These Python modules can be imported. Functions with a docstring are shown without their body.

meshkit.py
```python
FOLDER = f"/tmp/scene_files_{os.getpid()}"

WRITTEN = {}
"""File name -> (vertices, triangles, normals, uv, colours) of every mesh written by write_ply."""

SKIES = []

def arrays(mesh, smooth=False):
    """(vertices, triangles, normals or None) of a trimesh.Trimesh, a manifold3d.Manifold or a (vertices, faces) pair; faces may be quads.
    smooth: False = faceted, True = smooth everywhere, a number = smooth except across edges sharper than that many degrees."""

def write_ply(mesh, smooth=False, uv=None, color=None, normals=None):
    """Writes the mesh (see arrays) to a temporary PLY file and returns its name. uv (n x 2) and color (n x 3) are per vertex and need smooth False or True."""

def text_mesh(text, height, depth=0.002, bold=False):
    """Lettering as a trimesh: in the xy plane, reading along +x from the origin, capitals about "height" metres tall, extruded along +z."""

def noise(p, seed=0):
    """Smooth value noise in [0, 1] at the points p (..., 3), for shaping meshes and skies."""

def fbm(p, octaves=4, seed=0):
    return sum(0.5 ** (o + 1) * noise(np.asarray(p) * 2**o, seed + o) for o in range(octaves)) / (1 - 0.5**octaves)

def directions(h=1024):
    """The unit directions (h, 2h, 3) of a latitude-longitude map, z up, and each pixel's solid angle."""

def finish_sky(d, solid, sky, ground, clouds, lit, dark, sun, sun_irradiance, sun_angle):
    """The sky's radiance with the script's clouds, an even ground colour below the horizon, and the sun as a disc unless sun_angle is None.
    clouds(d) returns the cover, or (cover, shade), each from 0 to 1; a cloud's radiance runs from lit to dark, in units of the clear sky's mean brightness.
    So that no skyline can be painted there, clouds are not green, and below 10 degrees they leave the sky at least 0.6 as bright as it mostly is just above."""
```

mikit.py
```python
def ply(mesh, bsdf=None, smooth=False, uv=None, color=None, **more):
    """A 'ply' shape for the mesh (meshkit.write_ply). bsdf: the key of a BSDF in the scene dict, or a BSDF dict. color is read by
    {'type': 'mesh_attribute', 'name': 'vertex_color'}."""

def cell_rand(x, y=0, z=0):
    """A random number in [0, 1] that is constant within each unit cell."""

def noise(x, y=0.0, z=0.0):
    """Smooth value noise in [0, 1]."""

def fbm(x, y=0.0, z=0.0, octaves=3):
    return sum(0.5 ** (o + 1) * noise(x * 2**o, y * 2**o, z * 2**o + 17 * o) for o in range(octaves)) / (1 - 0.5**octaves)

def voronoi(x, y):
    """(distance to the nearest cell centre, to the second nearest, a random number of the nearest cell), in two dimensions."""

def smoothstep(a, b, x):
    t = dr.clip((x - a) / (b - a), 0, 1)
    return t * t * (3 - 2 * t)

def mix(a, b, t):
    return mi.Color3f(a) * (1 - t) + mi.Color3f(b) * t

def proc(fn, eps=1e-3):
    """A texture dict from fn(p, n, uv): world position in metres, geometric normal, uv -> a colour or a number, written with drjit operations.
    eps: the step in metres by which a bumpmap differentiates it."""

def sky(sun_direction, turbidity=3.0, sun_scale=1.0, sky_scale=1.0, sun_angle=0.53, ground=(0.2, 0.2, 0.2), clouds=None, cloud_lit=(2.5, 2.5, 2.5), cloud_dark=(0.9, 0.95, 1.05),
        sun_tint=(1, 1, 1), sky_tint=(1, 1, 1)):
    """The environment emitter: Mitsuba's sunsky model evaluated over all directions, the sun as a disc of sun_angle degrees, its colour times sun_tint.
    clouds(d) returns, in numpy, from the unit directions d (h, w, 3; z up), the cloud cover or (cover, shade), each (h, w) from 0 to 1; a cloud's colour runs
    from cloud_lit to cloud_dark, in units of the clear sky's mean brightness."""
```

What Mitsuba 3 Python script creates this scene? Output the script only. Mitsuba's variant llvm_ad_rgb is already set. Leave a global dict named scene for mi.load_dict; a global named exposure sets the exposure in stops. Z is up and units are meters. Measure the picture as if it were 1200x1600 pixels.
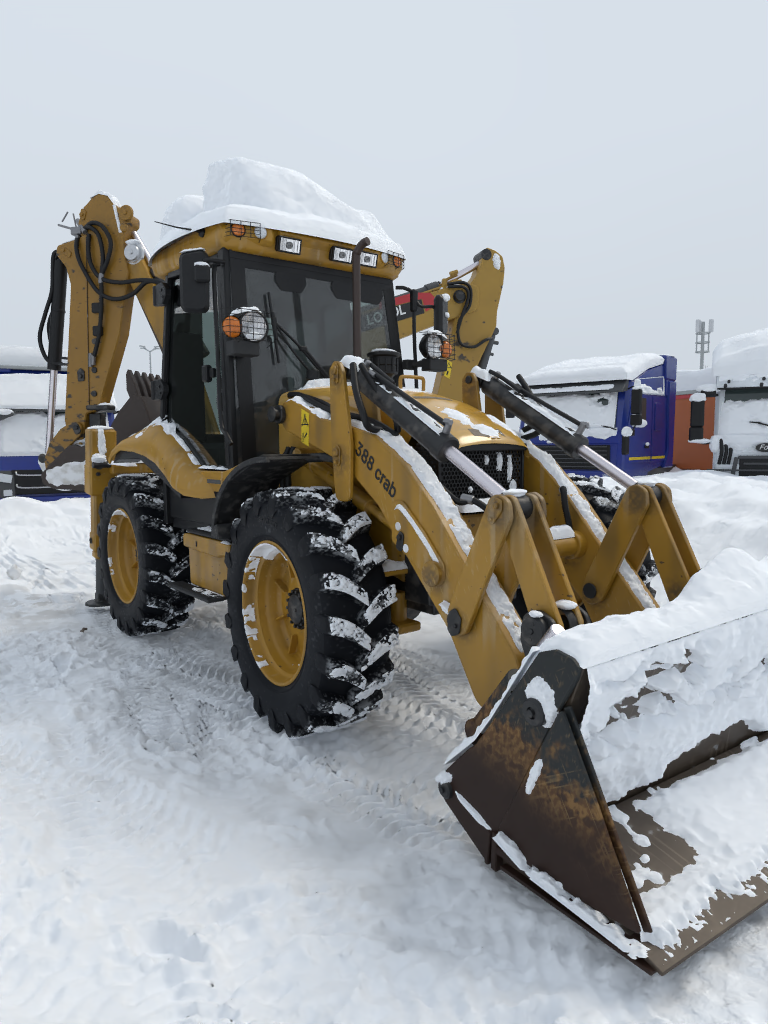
import math, random
import numpy as np, trimesh, mitsuba as mi, drjit as dr, mikit, meshkit, manifold3d
from mikit import noise, fbm, smoothstep, mix
T = mi.ScalarTransform4f
scene, labels = {}, {}
random.seed(7)
rng = np.random.default_rng(7)

# ------------------------------------------------------------------ camera, sky, exposure
CAM = np.array([3.34, -2.708, 1.6])
YAW, PITCH, ROLL = math.radians(142.0), math.radians(5.606), math.radians(-0.314)
fw = np.array([math.cos(YAW) * math.cos(PITCH), math.sin(YAW) * math.cos(PITCH), -math.sin(PITCH)])
rt = np.cross(fw, [0, 0, 1.0]); rt /= np.linalg.norm(rt)
up0 = np.cross(rt, fw)
upv = -math.sin(ROLL) * rt + math.cos(ROLL) * up0
scene['camera'] = {'type': 'perspective', 'fov': 2 * math.degrees(math.atan(600 / 1091.1)), 'fov_axis': 'x', 'near_clip': 0.05, 'far_clip': 3000.0,
                   'to_world': T().look_at(origin=CAM.tolist(), target=(CAM + fw).tolist(), up=upv.tolist())}

def overcast(d):
    e = d[..., 2]
    n = meshkit.fbm(d * 1.6 + 3.1, 3, 5)
    shade = np.clip(0.10 + 0.55 * np.clip((0.42 - e) / 0.42, 0, 1) ** 1.6 + 0.5 * (n - 0.5), 0, 1)
    return np.ones_like(e), shade
scene['sky'] = mikit.sky([0.22, 0.60, 0.80], turbidity=3, sun_scale=0.30, sun_angle=26, sun_tint=(0.88, 0.96, 1.06), clouds=overcast,
                         cloud_lit=(1.80, 1.97, 2.16), cloud_dark=(1.45, 1.58, 1.72), ground=(0.7, 0.72, 0.75))
exposure = 1.60

# ------------------------------------------------------------------ helpers
def rgb(*c):
    return {'type': 'rgb', 'value': [float(x) for x in c]}
def two(b):
    return {'type': 'twosided', 'bsdf': b}
def pr(col, rough=0.5, **k):
    return two({'type': 'principled', 'base_color': col if isinstance(col, dict) else rgb(*col), 'roughness': rough, **k})

used = set()
def key_for(name, parent=None):
    base = f'{parent}__{name}' if parent else name
    k, i = base, 0
    while k in used:
        i += 1
        k = f'{base}_{i:03d}'
    used.add(k)
    return k
def thing(name, label, cat, group=None, kind=None):
    k = key_for(name)
    labels[k] = {'label': label, 'category': cat}
    if group: labels[k]['group'] = group
    if kind: labels[k]['kind'] = kind
    return k
def cat(ms):
    if isinstance(ms, (list, tuple)):
        ms = [m for m in ms if m is not None]
        return trimesh.util.concatenate(ms) if len(ms) > 1 else ms[0]
    return ms
def add(name, mesh, mat, parent=None, smooth=30, label=None, category=None, group=None, kind=None, uv=None):
    mesh = cat(mesh)
    k = key_for(name, parent)
    scene[k] = mikit.ply(mesh, mat, smooth, uv=uv)
    d = {}
    if label: d['label'] = label
    if category: d['category'] = category
    if group: d['group'] = group
    if kind: d['kind'] = kind
    if d: labels[k] = d
    return k

class Frame:
    def __init__(s, M=np.eye(3), O=(0, 0, 0)):
        s.M, s.O = np.asarray(M, float), np.asarray(O, float)
    def __call__(s, m):
        if isinstance(m, (list, tuple)): m = cat(m)
        m = m.copy(); A = np.eye(4); A[:3, :3] = s.M; A[:3, 3] = s.O
        m.apply_transform(A); return m
    def p(s, *q):
        return s.O + s.M @ np.asarray(q, float)
def frame_dir(fwd, O):                       # local x forward (horizontal), y left, z up
    f = np.array([fwd[0], fwd[1], 0.0]); f /= np.linalg.norm(f)
    return Frame(np.stack([f, [-f[1], f[0], 0], [0, 0, 1]], 1), O)
def tm(v, f):
    return trimesh.Trimesh(np.asarray(v, float), np.asarray(f, int), process=False)

def area2(p):
    p = np.asarray(p); q = np.roll(p, -1, 0)
    return (p[:, 0] * q[:, 1] - q[:, 0] * p[:, 1]).sum()
def rounded(pts, r, n=4):
    """polygon with rounded corners; r a number or one per corner"""
    P = np.asarray(pts, float); out = []; N = len(P)
    for i in range(N):
        ri = r[i] if isinstance(r, (list, tuple)) else r
        a, b, c = P[i - 1], P[i], P[(i + 1) % N]
        u, v = a - b, c - b; lu, lv = np.linalg.norm(u), np.linalg.norm(v); u, v = u / lu, v / lv
        ang = math.acos(np.clip(u @ v, -1, 1))
        if ri <= 0 or ang > 3.05: out.append(b); continue
        d = min(ri / math.tan(ang / 2), 0.48 * lu, 0.48 * lv)
        s, e = b + u * d, b + v * d
        for t in np.linspace(0, 1, n + 1):
            out.append((1 - t) ** 2 * s + 2 * t * (1 - t) * b + t * t * e)
    return np.array(out)
def inset(P, d):
    P = np.asarray(P, float); N = len(P)
    e = np.roll(P, -1, 0) - P; L = np.linalg.norm(e, axis=1, keepdims=True); e = e / np.maximum(L, 1e-9)
    nrm = np.stack([-e[:, 1], e[:, 0]], 1)
    a, b = np.roll(nrm, 1, 0), nrm
    m = a + b; m /= np.maximum(np.linalg.norm(m, axis=1, keepdims=True), 1e-6)
    k = 1 / np.maximum((m * b).sum(1, keepdims=True), 0.5)
    return P + m * k * d
def prism(pts, y0, y1, bev=0.004):
    """polygon in (x, z) extruded along y, edges chamfered"""
    P = np.asarray(pts, float)
    if area2(P) < 0: P = P[::-1]
    N = len(P); I = inset(P, bev) if bev else P
    rings = [(I, y0), (P, y0 + bev), (P, y1 - bev), (I, y1)] if bev else [(P, y0), (P, y1)]
    v = np.vstack([np.column_stack([q[:, 0], np.full(N, y), q[:, 1]]) for q, y in rings])
    f = []
    for k in range(len(rings) - 1):
        i = np.arange(N); j = (i + 1) % N; a, b = k * N, (k + 1) * N
        f += np.stack([a + i, a + j, b + j], 1).tolist() + np.stack([a + i, b + j, b + i], 1).tolist()
    tri = np.asarray(manifold3d.triangulate([I]))
    f += tri.tolist() + (tri[:, ::-1] + (len(rings) - 1) * N).tolist()
    m = tm(v, f)
    return m
def xz_to(m, perm):                          # permute axes of a mesh (keeping faces outward is not needed: twosided)
    m = m.copy(); m.vertices = np.asarray(m.vertices)[:, perm]; return m
def box(c, s, bev=0.006, R=None):
    sx, sy, sz = [x / 2 for x in s]
    b = min(bev, sx * 0.45, sy * 0.45, sz * 0.45)
    m = manifold3d.Manifold.hull_points(np.array([[i * (sx - (b if k != 0 else 0)), j * (sy - (b if k != 1 else 0)), l * (sz - (b if k != 2 else 0))]
                                                  for i in (-1, 1) for j in (-1, 1) for l in (-1, 1) for k in range(3)], float))
    mm = m.to_mesh(); t = tm(mm.vert_properties[:, :3], mm.tri_verts)
    if R is not None: A = np.eye(4); A[:3, :3] = R; t.apply_transform(A)
    t.apply_translation(c); return t
def rotm(ax, deg):
    return trimesh.transformations.rotation_matrix(math.radians(deg), ax)[:3, :3]
def basis(d):
    d = np.asarray(d, float); d = d / np.linalg.norm(d)
    a = np.cross(d, [0, 0, 1.0] if abs(d[2]) < 0.9 else [1.0, 0, 0]); a /= np.linalg.norm(a)
    return a, np.cross(d, a), d
def lathe(prof, p0, d, n=32, closed=False, sweep=None):
    """profile of (radius, height along d) turned about the axis p0 + t d"""
    a, b, d = basis(d); pr_ = np.asarray(prof, float); k = len(pr_)
    th = np.linspace(0, 2 * np.pi, n, endpoint=False)
    ring = np.cos(th)[:, None] * a + np.sin(th)[:, None] * b
    v = np.asarray(p0, float) + pr_[None, :, 0:1] * ring[:, None, :] + pr_[None, :, 1:2] * d
    f = []
    for i in range(n):
        j = (i + 1) % n
        for q in range(k - 1):
            A, B, C_, D = i * k + q, j * k + q, j * k + q + 1, i * k + q + 1
            f += [[A, B, C_], [A, C_, D]]
    return tm(v.reshape(-1, 3), f)
def rod(p0, p1, r, n=20, ch=0.004, r1=None):
    p0, p1 = np.asarray(p0, float), np.asarray(p1, float); L = np.linalg.norm(p1 - p0); r1 = r if r1 is None else r1
    c = min(ch, r * 0.4, L * 0.3)
    return lathe([(0, 0), (r - c, 0), (r, c), (r1, L - c), (r1 - c, L), (0, L)], p0, p1 - p0, n)
def smooth_path(pts, n=8):
    P = np.asarray(pts, float); Q = np.vstack([2 * P[0] - P[1], P, 2 * P[-1] - P[-2]]); out = []
    for i in range(1, len(Q) - 2):
        for t in np.linspace(0, 1, n, endpoint=False):
            a, b, c, d = Q[i - 1:i + 3]
            out.append(0.5 * (2 * b + (c - a) * t + (2 * a - 5 * b + 4 * c - d) * t * t + (3 * b - a - 3 * c + d) * t ** 3))
    out.append(P[-1]); return np.array(out)
def tube(pts, r, sides=10, n=8, smooth=True, rib=0.0):
    p = smooth_path(pts, n) if smooth and len(pts) > 2 else np.asarray(pts, float)
    if rib:                                   # ribbed sleeve: resample and modulate the radius
        L = np.r_[0, np.cumsum(np.linalg.norm(np.diff(p, axis=0), axis=1))]
        s = np.arange(0, L[-1], 0.006); p = np.stack([np.interp(s, L, p[:, k]) for k in range(3)], 1)
    t = np.gradient(p, axis=0); t /= np.linalg.norm(t, axis=1, keepdims=True) + 1e-12
    a = np.zeros_like(p); x = np.cross(t[0], [0.3, 0.2, 0.93]); a[0] = x / np.linalg.norm(x)
    for i in range(1, len(p)):
        x = a[i - 1] - t[i] * (a[i - 1] @ t[i]); a[i] = x / np.linalg.norm(x)
    b = np.cross(t, a); th = np.arange(sides) * 2 * np.pi / sides
    rr = np.full(len(p), r) if np.isscalar(r) else np.interp(np.linspace(0, 1, len(p)), np.linspace(0, 1, len(r)), r)
    if rib: rr = rr * (1 + rib * (np.arange(len(p)) % 2))
    v = p[:, None] + rr[:, None, None] * (np.cos(th)[None, :, None] * a[:, None] + np.sin(th)[None, :, None] * b[:, None])
    v = np.vstack([v.reshape(-1, 3), p[:1], p[-1:]]); m = len(p); f = []
    i, j = np.meshgrid(np.arange(m - 1), np.arange(sides), indexing='ij')
    A, B, C_, D = i * sides + j, i * sides + (j + 1) % sides, (i + 1) * sides + (j + 1) % sides, (i + 1) * sides + j
    f = np.vstack([np.stack([A, B, C_], -1).reshape(-1, 3), np.stack([A, C_, D], -1).reshape(-1, 3)])
    j = np.arange(sides); k = (j + 1) % sides
    f = np.vstack([f, np.stack([k, j, np.full(sides, m * sides)], 1), np.stack([(m - 1) * sides + j, (m - 1) * sides + k, np.full(sides, m * sides + 1)], 1)])
    return tm(v, f)
def bar(p0, p1, w, h, upd=(0, 0, 1), bev=0.004):
    """rectangular bar from p0 to p1, w across, h along upd"""
    p0, p1 = np.asarray(p0, float), np.asarray(p1, float); d = p1 - p0; L = np.linalg.norm(d); d /= L
    s = np.cross(upd, d); s /= np.linalg.norm(s); u = np.cross(d, s)
    return Frame(np.stack([d, s, u], 1), (p0 + p1) / 2)(box((0, 0, 0), (L, w, h), bev))
def grid_faces(nu, nv):
    i, j = np.meshgrid(np.arange(nu - 1), np.arange(nv - 1), indexing='ij')
    a = i * nv + j
    return np.vstack([np.stack([a, a + nv, a + nv + 1], -1).reshape(-1, 3), np.stack([a, a + nv + 1, a + 1], -1).reshape(-1, 3)])
def sheet(P, N, amt, cut=-0.004):
    """snow lying on a surface: grid P (nu, nv, 3) moved along N by amt; where amt is negative it dips under the surface"""
    nu, nv = amt.shape
    N = np.broadcast_to(np.asarray(N, float), P.shape)
    v = (P + N * np.clip(amt, cut, None)[..., None]).reshape(-1, 3)
    f = grid_faces(nu, nv); a = amt.reshape(-1)
    f = f[(a[f] > cut).any(1)]
    if len(f) == 0: return None
    uq, inv = np.unique(f, return_inverse=True)
    return tm(v[uq], inv.reshape(-1, 3))
def nz(P, s, seed=0, o=3):
    return meshkit.fbm(np.asarray(P) * s, o, seed)
def strip_snow(path, across, width, thick, seed=0, cover=0.5, step=0.012, nrm=(0, 0, 1), scale=9, rough=1.0):
    """snow on a strip: path (polyline, centre) swept across; cover 0..1"""
    p = np.asarray(path, float); L = np.r_[0, np.cumsum(np.linalg.norm(np.diff(p, axis=0), axis=1))]
    s = np.linspace(0, L[-1], max(4, int(L[-1] / step))); c = np.stack([np.interp(s, L, p[:, k]) for k in range(3)], 1)
    a = np.asarray(across, float); a = a / np.linalg.norm(a); t = np.linspace(-1, 1, max(5, int(width / step) + 1))
    P = c[:, None] + a * (t * width / 2)[None, :, None]
    n = nz(P, scale, seed) * 0.7 + nz(P, scale * 4, seed + 9, 2) * 0.3
    e1 = (1 - np.abs(t))[None, :] * width / 2 - .10 * width * rough * np.clip(nz(P, 22, seed + 6) - .35, 0, 1)
    edge = np.clip(e1 / 0.02, 0, 1) * np.clip((np.minimum(s, L[-1] - s)[:, None] - .04 * np.clip(nz(P, 17, seed + 7) - .4, 0, 1)) / 0.03, 0, 1)
    amt = thick * (np.clip((n - (1 - cover) * 0.75 - 0.12) * 5, -0.4, 1)) * (0.75 + 0.5 * nz(P, 25, seed + 3, 2)) + .016 * rough * (nz(P, 24, seed + 4) - .5) + .007 * rough * (nz(P, 75, seed + 5, 2) - .5)
    amt = np.where(amt > 0, amt * np.sqrt(np.clip(edge, 0, 1)), amt) - 0.004 * (1 - np.clip(edge * 4, 0, 1))
    return sheet(P, nrm, amt)
def lump(c, r, seed=0, sub=3, amp=0.35, sc=2.0):
    m = trimesh.creation.icosphere(sub); v = np.asarray(m.vertices)
    v = v * (1 + amp * (nz(v * 0.5 + seed * 3.7, sc, seed) - 0.5) * 2)[:, None] * np.asarray(r, float)
    m.vertices = v; m.apply_translation(c); return m
def patch_snow(c, ru, rv, U, V, N, thick, seed=0, n=40):
    """an irregular cake of snow stuck to a face: centre c, half-axes ru, rv along U, V"""
    U, V, N = (np.asarray(x, float) / np.linalg.norm(x) for x in (U, V, N))
    t = np.linspace(-1.15, 1.15, n); a, b = np.meshgrid(t, t, indexing='ij')
    P = np.asarray(c, float) + a[..., None] * ru * U + b[..., None] * rv * V
    d = 1 - np.sqrt(a * a + b * b) + 0.7 * (nz(P, 2.2 / max(ru, rv), seed) - 0.5) + 0.35 * (nz(P, 7 / max(ru, rv), seed + 2, 2) - 0.5)
    return sheet(P, N, thick * np.clip(d * 3.5, -0.5, 1) * (0.7 + 0.6 * nz(P, 4 / max(ru, rv), seed + 5, 2)))
def text_on(txt, h, p0, xdir, nrm, depth=0.002, bold=True, shear=0.0):
    m = meshkit.text_mesh(txt, h, depth, bold)
    if shear: m.vertices[:, 0] += shear * m.vertices[:, 1]
    x = np.asarray(xdir, float); x /= np.linalg.norm(x); n = np.asarray(nrm, float); n /= np.linalg.norm(n)
    return Frame(np.stack([x, np.cross(n, x), n], 1), p0)(m)
def mir(m):
    m = m.copy(); m.vertices = np.asarray(m.vertices) * [1, -1, 1]; m.faces = np.asarray(m.faces)[:, ::-1]; return m
def bolt(p, d, r, h):
    return lathe([(0, h), (r * 0.85, h), (r, h * 0.8), (r, 0)], p, d, 6)

# ------------------------------------------------------------------ materials
def c_yellow(p, n, uv):
    a = fbm(p.x * 2.3 + 5, p.y * 2.3, p.z * 2.3, 3)
    st = noise(p.x * 16 + 3, p.y * 16, p.z * 1.7)
    g = fbm(p.x * 38, p.y * 38, p.z * 38, 2)
    dirt = smoothstep(0.46, 0.76, a * 0.60 + st * 0.40)
    c = mix(mix((0.370, 0.198, 0.018), (0.305, 0.155, 0.012), a), (0.185, 0.108, 0.026), dirt * 0.80)
    chip = smoothstep(0.775, 0.80, g * 0.75 + noise(p.x * 5 + 9, p.y * 5, p.z * 5) * 0.25)
    gr = mi.Float(0)                              # grease and rubbed dirt round the pins of the linkage
    for gx, gz_ in ((1.19, .835), (1.435, 1.345), (-.345, 1.775), (.29, 1.97), (.30, 1.54), (1.65, .89), (1.03, 1.015)):
        gr = dr.maximum(gr, smoothstep(.115, .03, dr.sqrt(dr.square(p.x - gx) + dr.square(p.z - gz_ + .02)) + .09 * (g - .5)))
    c = mix(c, (0.060, 0.040, 0.020), gr * smoothstep(.25, .6, a * .5 + g * .5) * .85)
    run = smoothstep(0.58, 0.85, noise(p.x * 34, p.y * 34, p.z * 2.2)) * smoothstep(0.40, 0.62, noise(p.x * 2.7, p.y * 2.7 + 3, p.z * 2.0))
    c = mix(c, (0.42, 0.32, 0.19), run * 0.38)    # dried salt runs
    sc = noise(p.x * 130 + p.z * 60, p.y * 90, p.z * 18 - p.x * 14) * smoothstep(0.50, 0.72, noise(p.x * 3.1, p.y * 3.1 + 7, p.z * 3.1))
    c = mix(c, (0.40, 0.27, 0.10), smoothstep(0.74, 0.90, sc) * 0.45)
    return mix(c, (0.05, 0.035, 0.022), chip * 0.85)
def r_yellow(p, n, uv):
    return 0.30 + 0.30 * fbm(p.x * 6, p.y * 6, p.z * 6 + 4, 2)
scene['m_yellow'] = pr(mikit.proc(c_yellow), mikit.proc(r_yellow), clearcoat=0.25, clearcoat_gloss=0.75)
def c_arm(p, n, uv):                          # older machine behind: chipped, oily
    a = fbm(p.x * 1.6, p.y * 1.6, p.z * 1.6, 3); g = fbm(p.x * 9, p.y * 9, p.z * 9 + 2, 3)
    c = mix((0.36, 0.215, 0.032), (0.28, 0.16, 0.028), a)
    return mix(c, (0.045, 0.036, 0.026), smoothstep(0.62, 0.70, g * 0.7 + a * 0.3))
scene['m_arm'] = pr(mikit.proc(c_arm), 0.45)
def c_worn(p, n, uv):                         # backhoe dipper paint, worn at places
    a = fbm(p.x * 2.0 + 1, p.y * 2.0, p.z * 2.0, 3); g = fbm(p.x * 12, p.y * 12, p.z * 20, 3)
    c = mix((0.29, 0.148, 0.016), (0.22, 0.112, 0.014), a)
    low = smoothstep(2.6, 1.7, p.z)
    return mix(c, (0.035, 0.028, 0.022), dr.maximum(smoothstep(0.60, 0.70, g * 0.75 + a * 0.13 + low * 0.15), smoothstep(.80, .95, noise(p.x * 14 + p.z * 22, p.y * 14, p.z * 34 - p.x * 12)) * smoothstep(.55, .72, noise(p.x * 3 + 5, p.y * 3, p.z * 2.2)) * .7))
scene['m_worn'] = pr(mikit.proc(c_worn), 0.42)
def c_rubber(p, n, uv):
    a = fbm(p.x * 7, p.y * 7, p.z * 7, 3); b = noise(p.x * 60, p.y * 60, p.z * 60)
    return mix(mix((0.0040, 0.0048, 0.0070), (0.010, 0.0115, 0.015), a), (0.10, 0.105, 0.115), smoothstep(0.60, 0.85, b * 0.42 + a * 0.58) * 0.38)
scene['m_rubber'] = pr(mikit.proc(c_rubber), 0.5, specular=0.13)
def c_tread(p, n, uv):
    a = fbm(p.x * 16, p.y * 16, p.z * 16, 3); b = fbm(p.x * 75, p.y * 75, p.z * 75, 2)
    base = mix((0.0045, 0.0052, 0.0072), (0.012, 0.0135, 0.017), a)
    return mix(base, (0.42, 0.44, 0.46), uv.x * smoothstep(0.47, 0.68, a * .5 + b * .5) * 0.75)
scene['m_tread'] = pr(mikit.proc(c_tread), 0.5, specular=0.13)
scene['m_plastic'] = pr((0.010, 0.0105, 0.012), 0.40, specular=0.3)
scene['m_plastic_rough'] = pr((0.028, 0.029, 0.031), 0.6, specular=0.3)
def c_fender(p, n, uv):
    a = fbm(p.x * 24, p.y * 24, p.z * 24, 3)
    return mix((0.011, 0.0115, 0.013), (0.055, 0.053, 0.050), smoothstep(0.45, 0.8, a))
scene['m_fender'] = pr(mikit.proc(c_fender), 0.6)
scene['m_hose'] = pr((0.009, 0.0095, 0.011), 0.48, specular=0.3)
def c_steel(p, n, uv):
    a = fbm(p.x * 18, p.y * 18, p.z * 18, 3)
    return mix((0.020, 0.021, 0.023), (0.070, 0.065, 0.06), smoothstep(0.45, 0.75, a))
scene['m_steel'] = pr(mikit.proc(c_steel), 0.42, metallic=0.25)
scene['m_fitting'] = pr((0.24, 0.24, 0.25), 0.38, metallic=0.8)
scene['m_chrome'] = two({'type': 'roughconductor', 'material': 'Cr', 'alpha': 0.16})
scene['m_exhaust'] = pr((0.055, 0.040, 0.036), 0.38, metallic=0.5)
def c_rust(p, n, uv):                         # bucket sides: dark paint on top, rust where the paint is rubbed off, brown steel below
    a = fbm(p.x * 5, p.y * 5, p.z * 5, 3); b = fbm(p.x * 26 + p.z * 20, p.y * 26, p.z * 22 - p.x * 24, 3); k = noise(p.x * 90 + p.z * 30, p.y * 70, p.z * 60 - p.x * 120)
    z = p.z + 0.22 * (a - 0.5) + 0.16 * (p.x - 1.85)
    scr = smoothstep(0.62, 0.9, k) * smoothstep(0.4, 0.6, b)
    ln = dr.maximum(noise((p.x * .86 + p.z * .5) * 7, (p.z * .86 - p.x * .5) * 170, 1), noise((p.x * .5 - p.z * .86) * 8, (p.z * .5 + p.x * .86) * 190, 5))
    scr = dr.maximum(scr, smoothstep(0.84, 0.95, ln) * smoothstep(0.42, 0.62, b))
    paint = mix((0.022, 0.025, 0.026), (0.14, 0.10, 0.055), scr * 0.55)
    b2 = fbm(p.x * 60 + p.z * 40, p.y * 40, p.z * 50 - p.x * 60, 2)
    rust = mix(mix((0.19, 0.105, 0.038), (0.11, 0.054, 0.021), smoothstep(0.34, 0.66, b2)), (0.050, 0.024, 0.012), smoothstep(0.42, 0.64, b))
    rust = mix(rust, (0.23, 0.145, 0.062), smoothstep(0.80, 0.93, ln) * smoothstep(0.36, 0.60, a) * .8)
    brown = mix((0.019, 0.0100, 0.0075), (0.034, 0.0165, 0.011), a)
    band = smoothstep(0.34, 0.56, z + 0.13 * (b - 0.5))
    c = mix(brown, rust, band)
    return mix(c, paint, smoothstep(0.54, 0.70, z + 0.30 * (b - 0.5)))
scene['m_rust'] = pr(mikit.proc(c_rust), 0.5, specular=0.22)
def c_floor(p, n, uv):                        # inside of the bucket: bare worn steel
    a = fbm(p.x * 4, p.y * 4, p.z * 4, 3); b = noise(p.x * 9, p.y * 95, p.z * 9); g = smoothstep(.55, .75, fbm(p.x * 11, p.y * 11, p.z * 11, 3))
    return mix(mix((0.080, 0.060, 0.042), (0.045, 0.032, 0.024), a), (0.16, 0.125, 0.09), dr.maximum(smoothstep(0.7, 0.95, b) * 0.5, g * .35)) * (1 - smoothstep(.52, .68, fbm(p.x * 34, p.y * 34, p.z * 34, 3) * .6 + g * .4) * .55) + mi.Color3f(.5, .52, .54) * smoothstep(.52, .68, fbm(p.x * 34, p.y * 34, p.z * 34, 3) * .6 + g * .4) * .40
scene['m_floor'] = pr(mikit.proc(c_floor), 0.42, metallic=0.2)
def b_snow(p, n, uv):
    return 0.010 * fbm(p.x * 26, p.y * 26, p.z * 26, 3) + 0.0025 * noise(p.x * 170, p.y * 170, p.z * 170)
snow_bsdf = {'type': 'principled', 'base_color': rgb(0.80, 0.825, 0.86), 'roughness': 0.75, 'specular': 0.25}
scene['m_snow'] = two({'type': 'bumpmap', 'arbitrary': mikit.proc(b_snow, eps=0.002), 'scale': 1.0, 'bsdf': dict(snow_bsdf)})
def b_ground(p, n, uv):
    a = fbm(p.x * 22, p.y * 30, p.z * 22, 4); r = noise(p.x * 9 + 4 * a, p.y * 15, 2)
    return 0.016 * a + 0.006 * r + 0.003 * noise(p.x * 150, p.y * 150, p.z * 150)
def c_ground(p, n, uv):
    a = fbm(p.x * 1.1, p.y * 1.1, 0, 4); b = fbm(p.x * 6, p.y * 6, 3, 3)
    # where the lane beside the machine is driven down, and the dirt by the rear leg
    pk = smoothstep(-0.22, 0.12, p.y + 1.42 + 0.1 * dr.clip(p.x, -4, 0) - 0.1 * dr.sin(p.x * 1.7) + 0.3 * (a - .5)) * smoothstep(3.4, 2.0, p.y) * smoothstep(2.25, 1.35, p.x) * smoothstep(-9.0, -6.0, p.x)
    di = dr.exp(-(dr.square(p.x + 4.3) / 1.6 + dr.square(p.y + 1.25) / .12))
    c = mix((0.80, 0.825, 0.86), (0.68, 0.70, 0.725), pk * smoothstep(0.30, 0.72, a * 0.6 + b * 0.4))
    return mix(c, (0.42, 0.40, 0.37), dr.clip(pk * smoothstep(0.60, 0.78, b * 0.6 + noise(p.x * 19, p.y * 19, 1) * 0.4) * 0.12 + di * smoothstep(0.42, 0.62, b) * 0.5, 0, 0.8))
scene['m_ground'] = two({'type': 'bumpmap', 'arbitrary': mikit.proc(b_ground, eps=0.003), 'scale': 1.0,
                         'bsdf': {'type': 'principled', 'base_color': mikit.proc(c_ground), 'roughness': 0.75, 'specular': 0.25}})
def c_ice(p, n, uv):                           # dirty thin snow
    a = fbm(p.x * 14, p.y * 14, p.z * 14, 3)
    return mix((0.74, 0.755, 0.775), (0.52, 0.51, 0.49), smoothstep(0.4, 0.8, a))
scene['m_dirty_snow'] = pr(mikit.proc(c_ice), 0.7)
scene['m_glass'] = {'type': 'thindielectric', 'int_ior': 1.5, 'specular_transmittance': rgb(0.42, 0.48, 0.46)}
scene['m_dusty_glass'] = {'type': 'blendbsdf', 'weight': 0.06, 'a': {'type': 'thindielectric', 'int_ior': 1.5, 'specular_transmittance': rgb(0.42, 0.48, 0.46)}, 'b': two({'type': 'diffuse', 'reflectance': rgb(0.42, 0.44, 0.46)})}
scene['m_glass_dark'] = {'type': 'thindielectric', 'int_ior': 1.5, 'specular_transmittance': rgb(0.05, 0.06, 0.06)}
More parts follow.
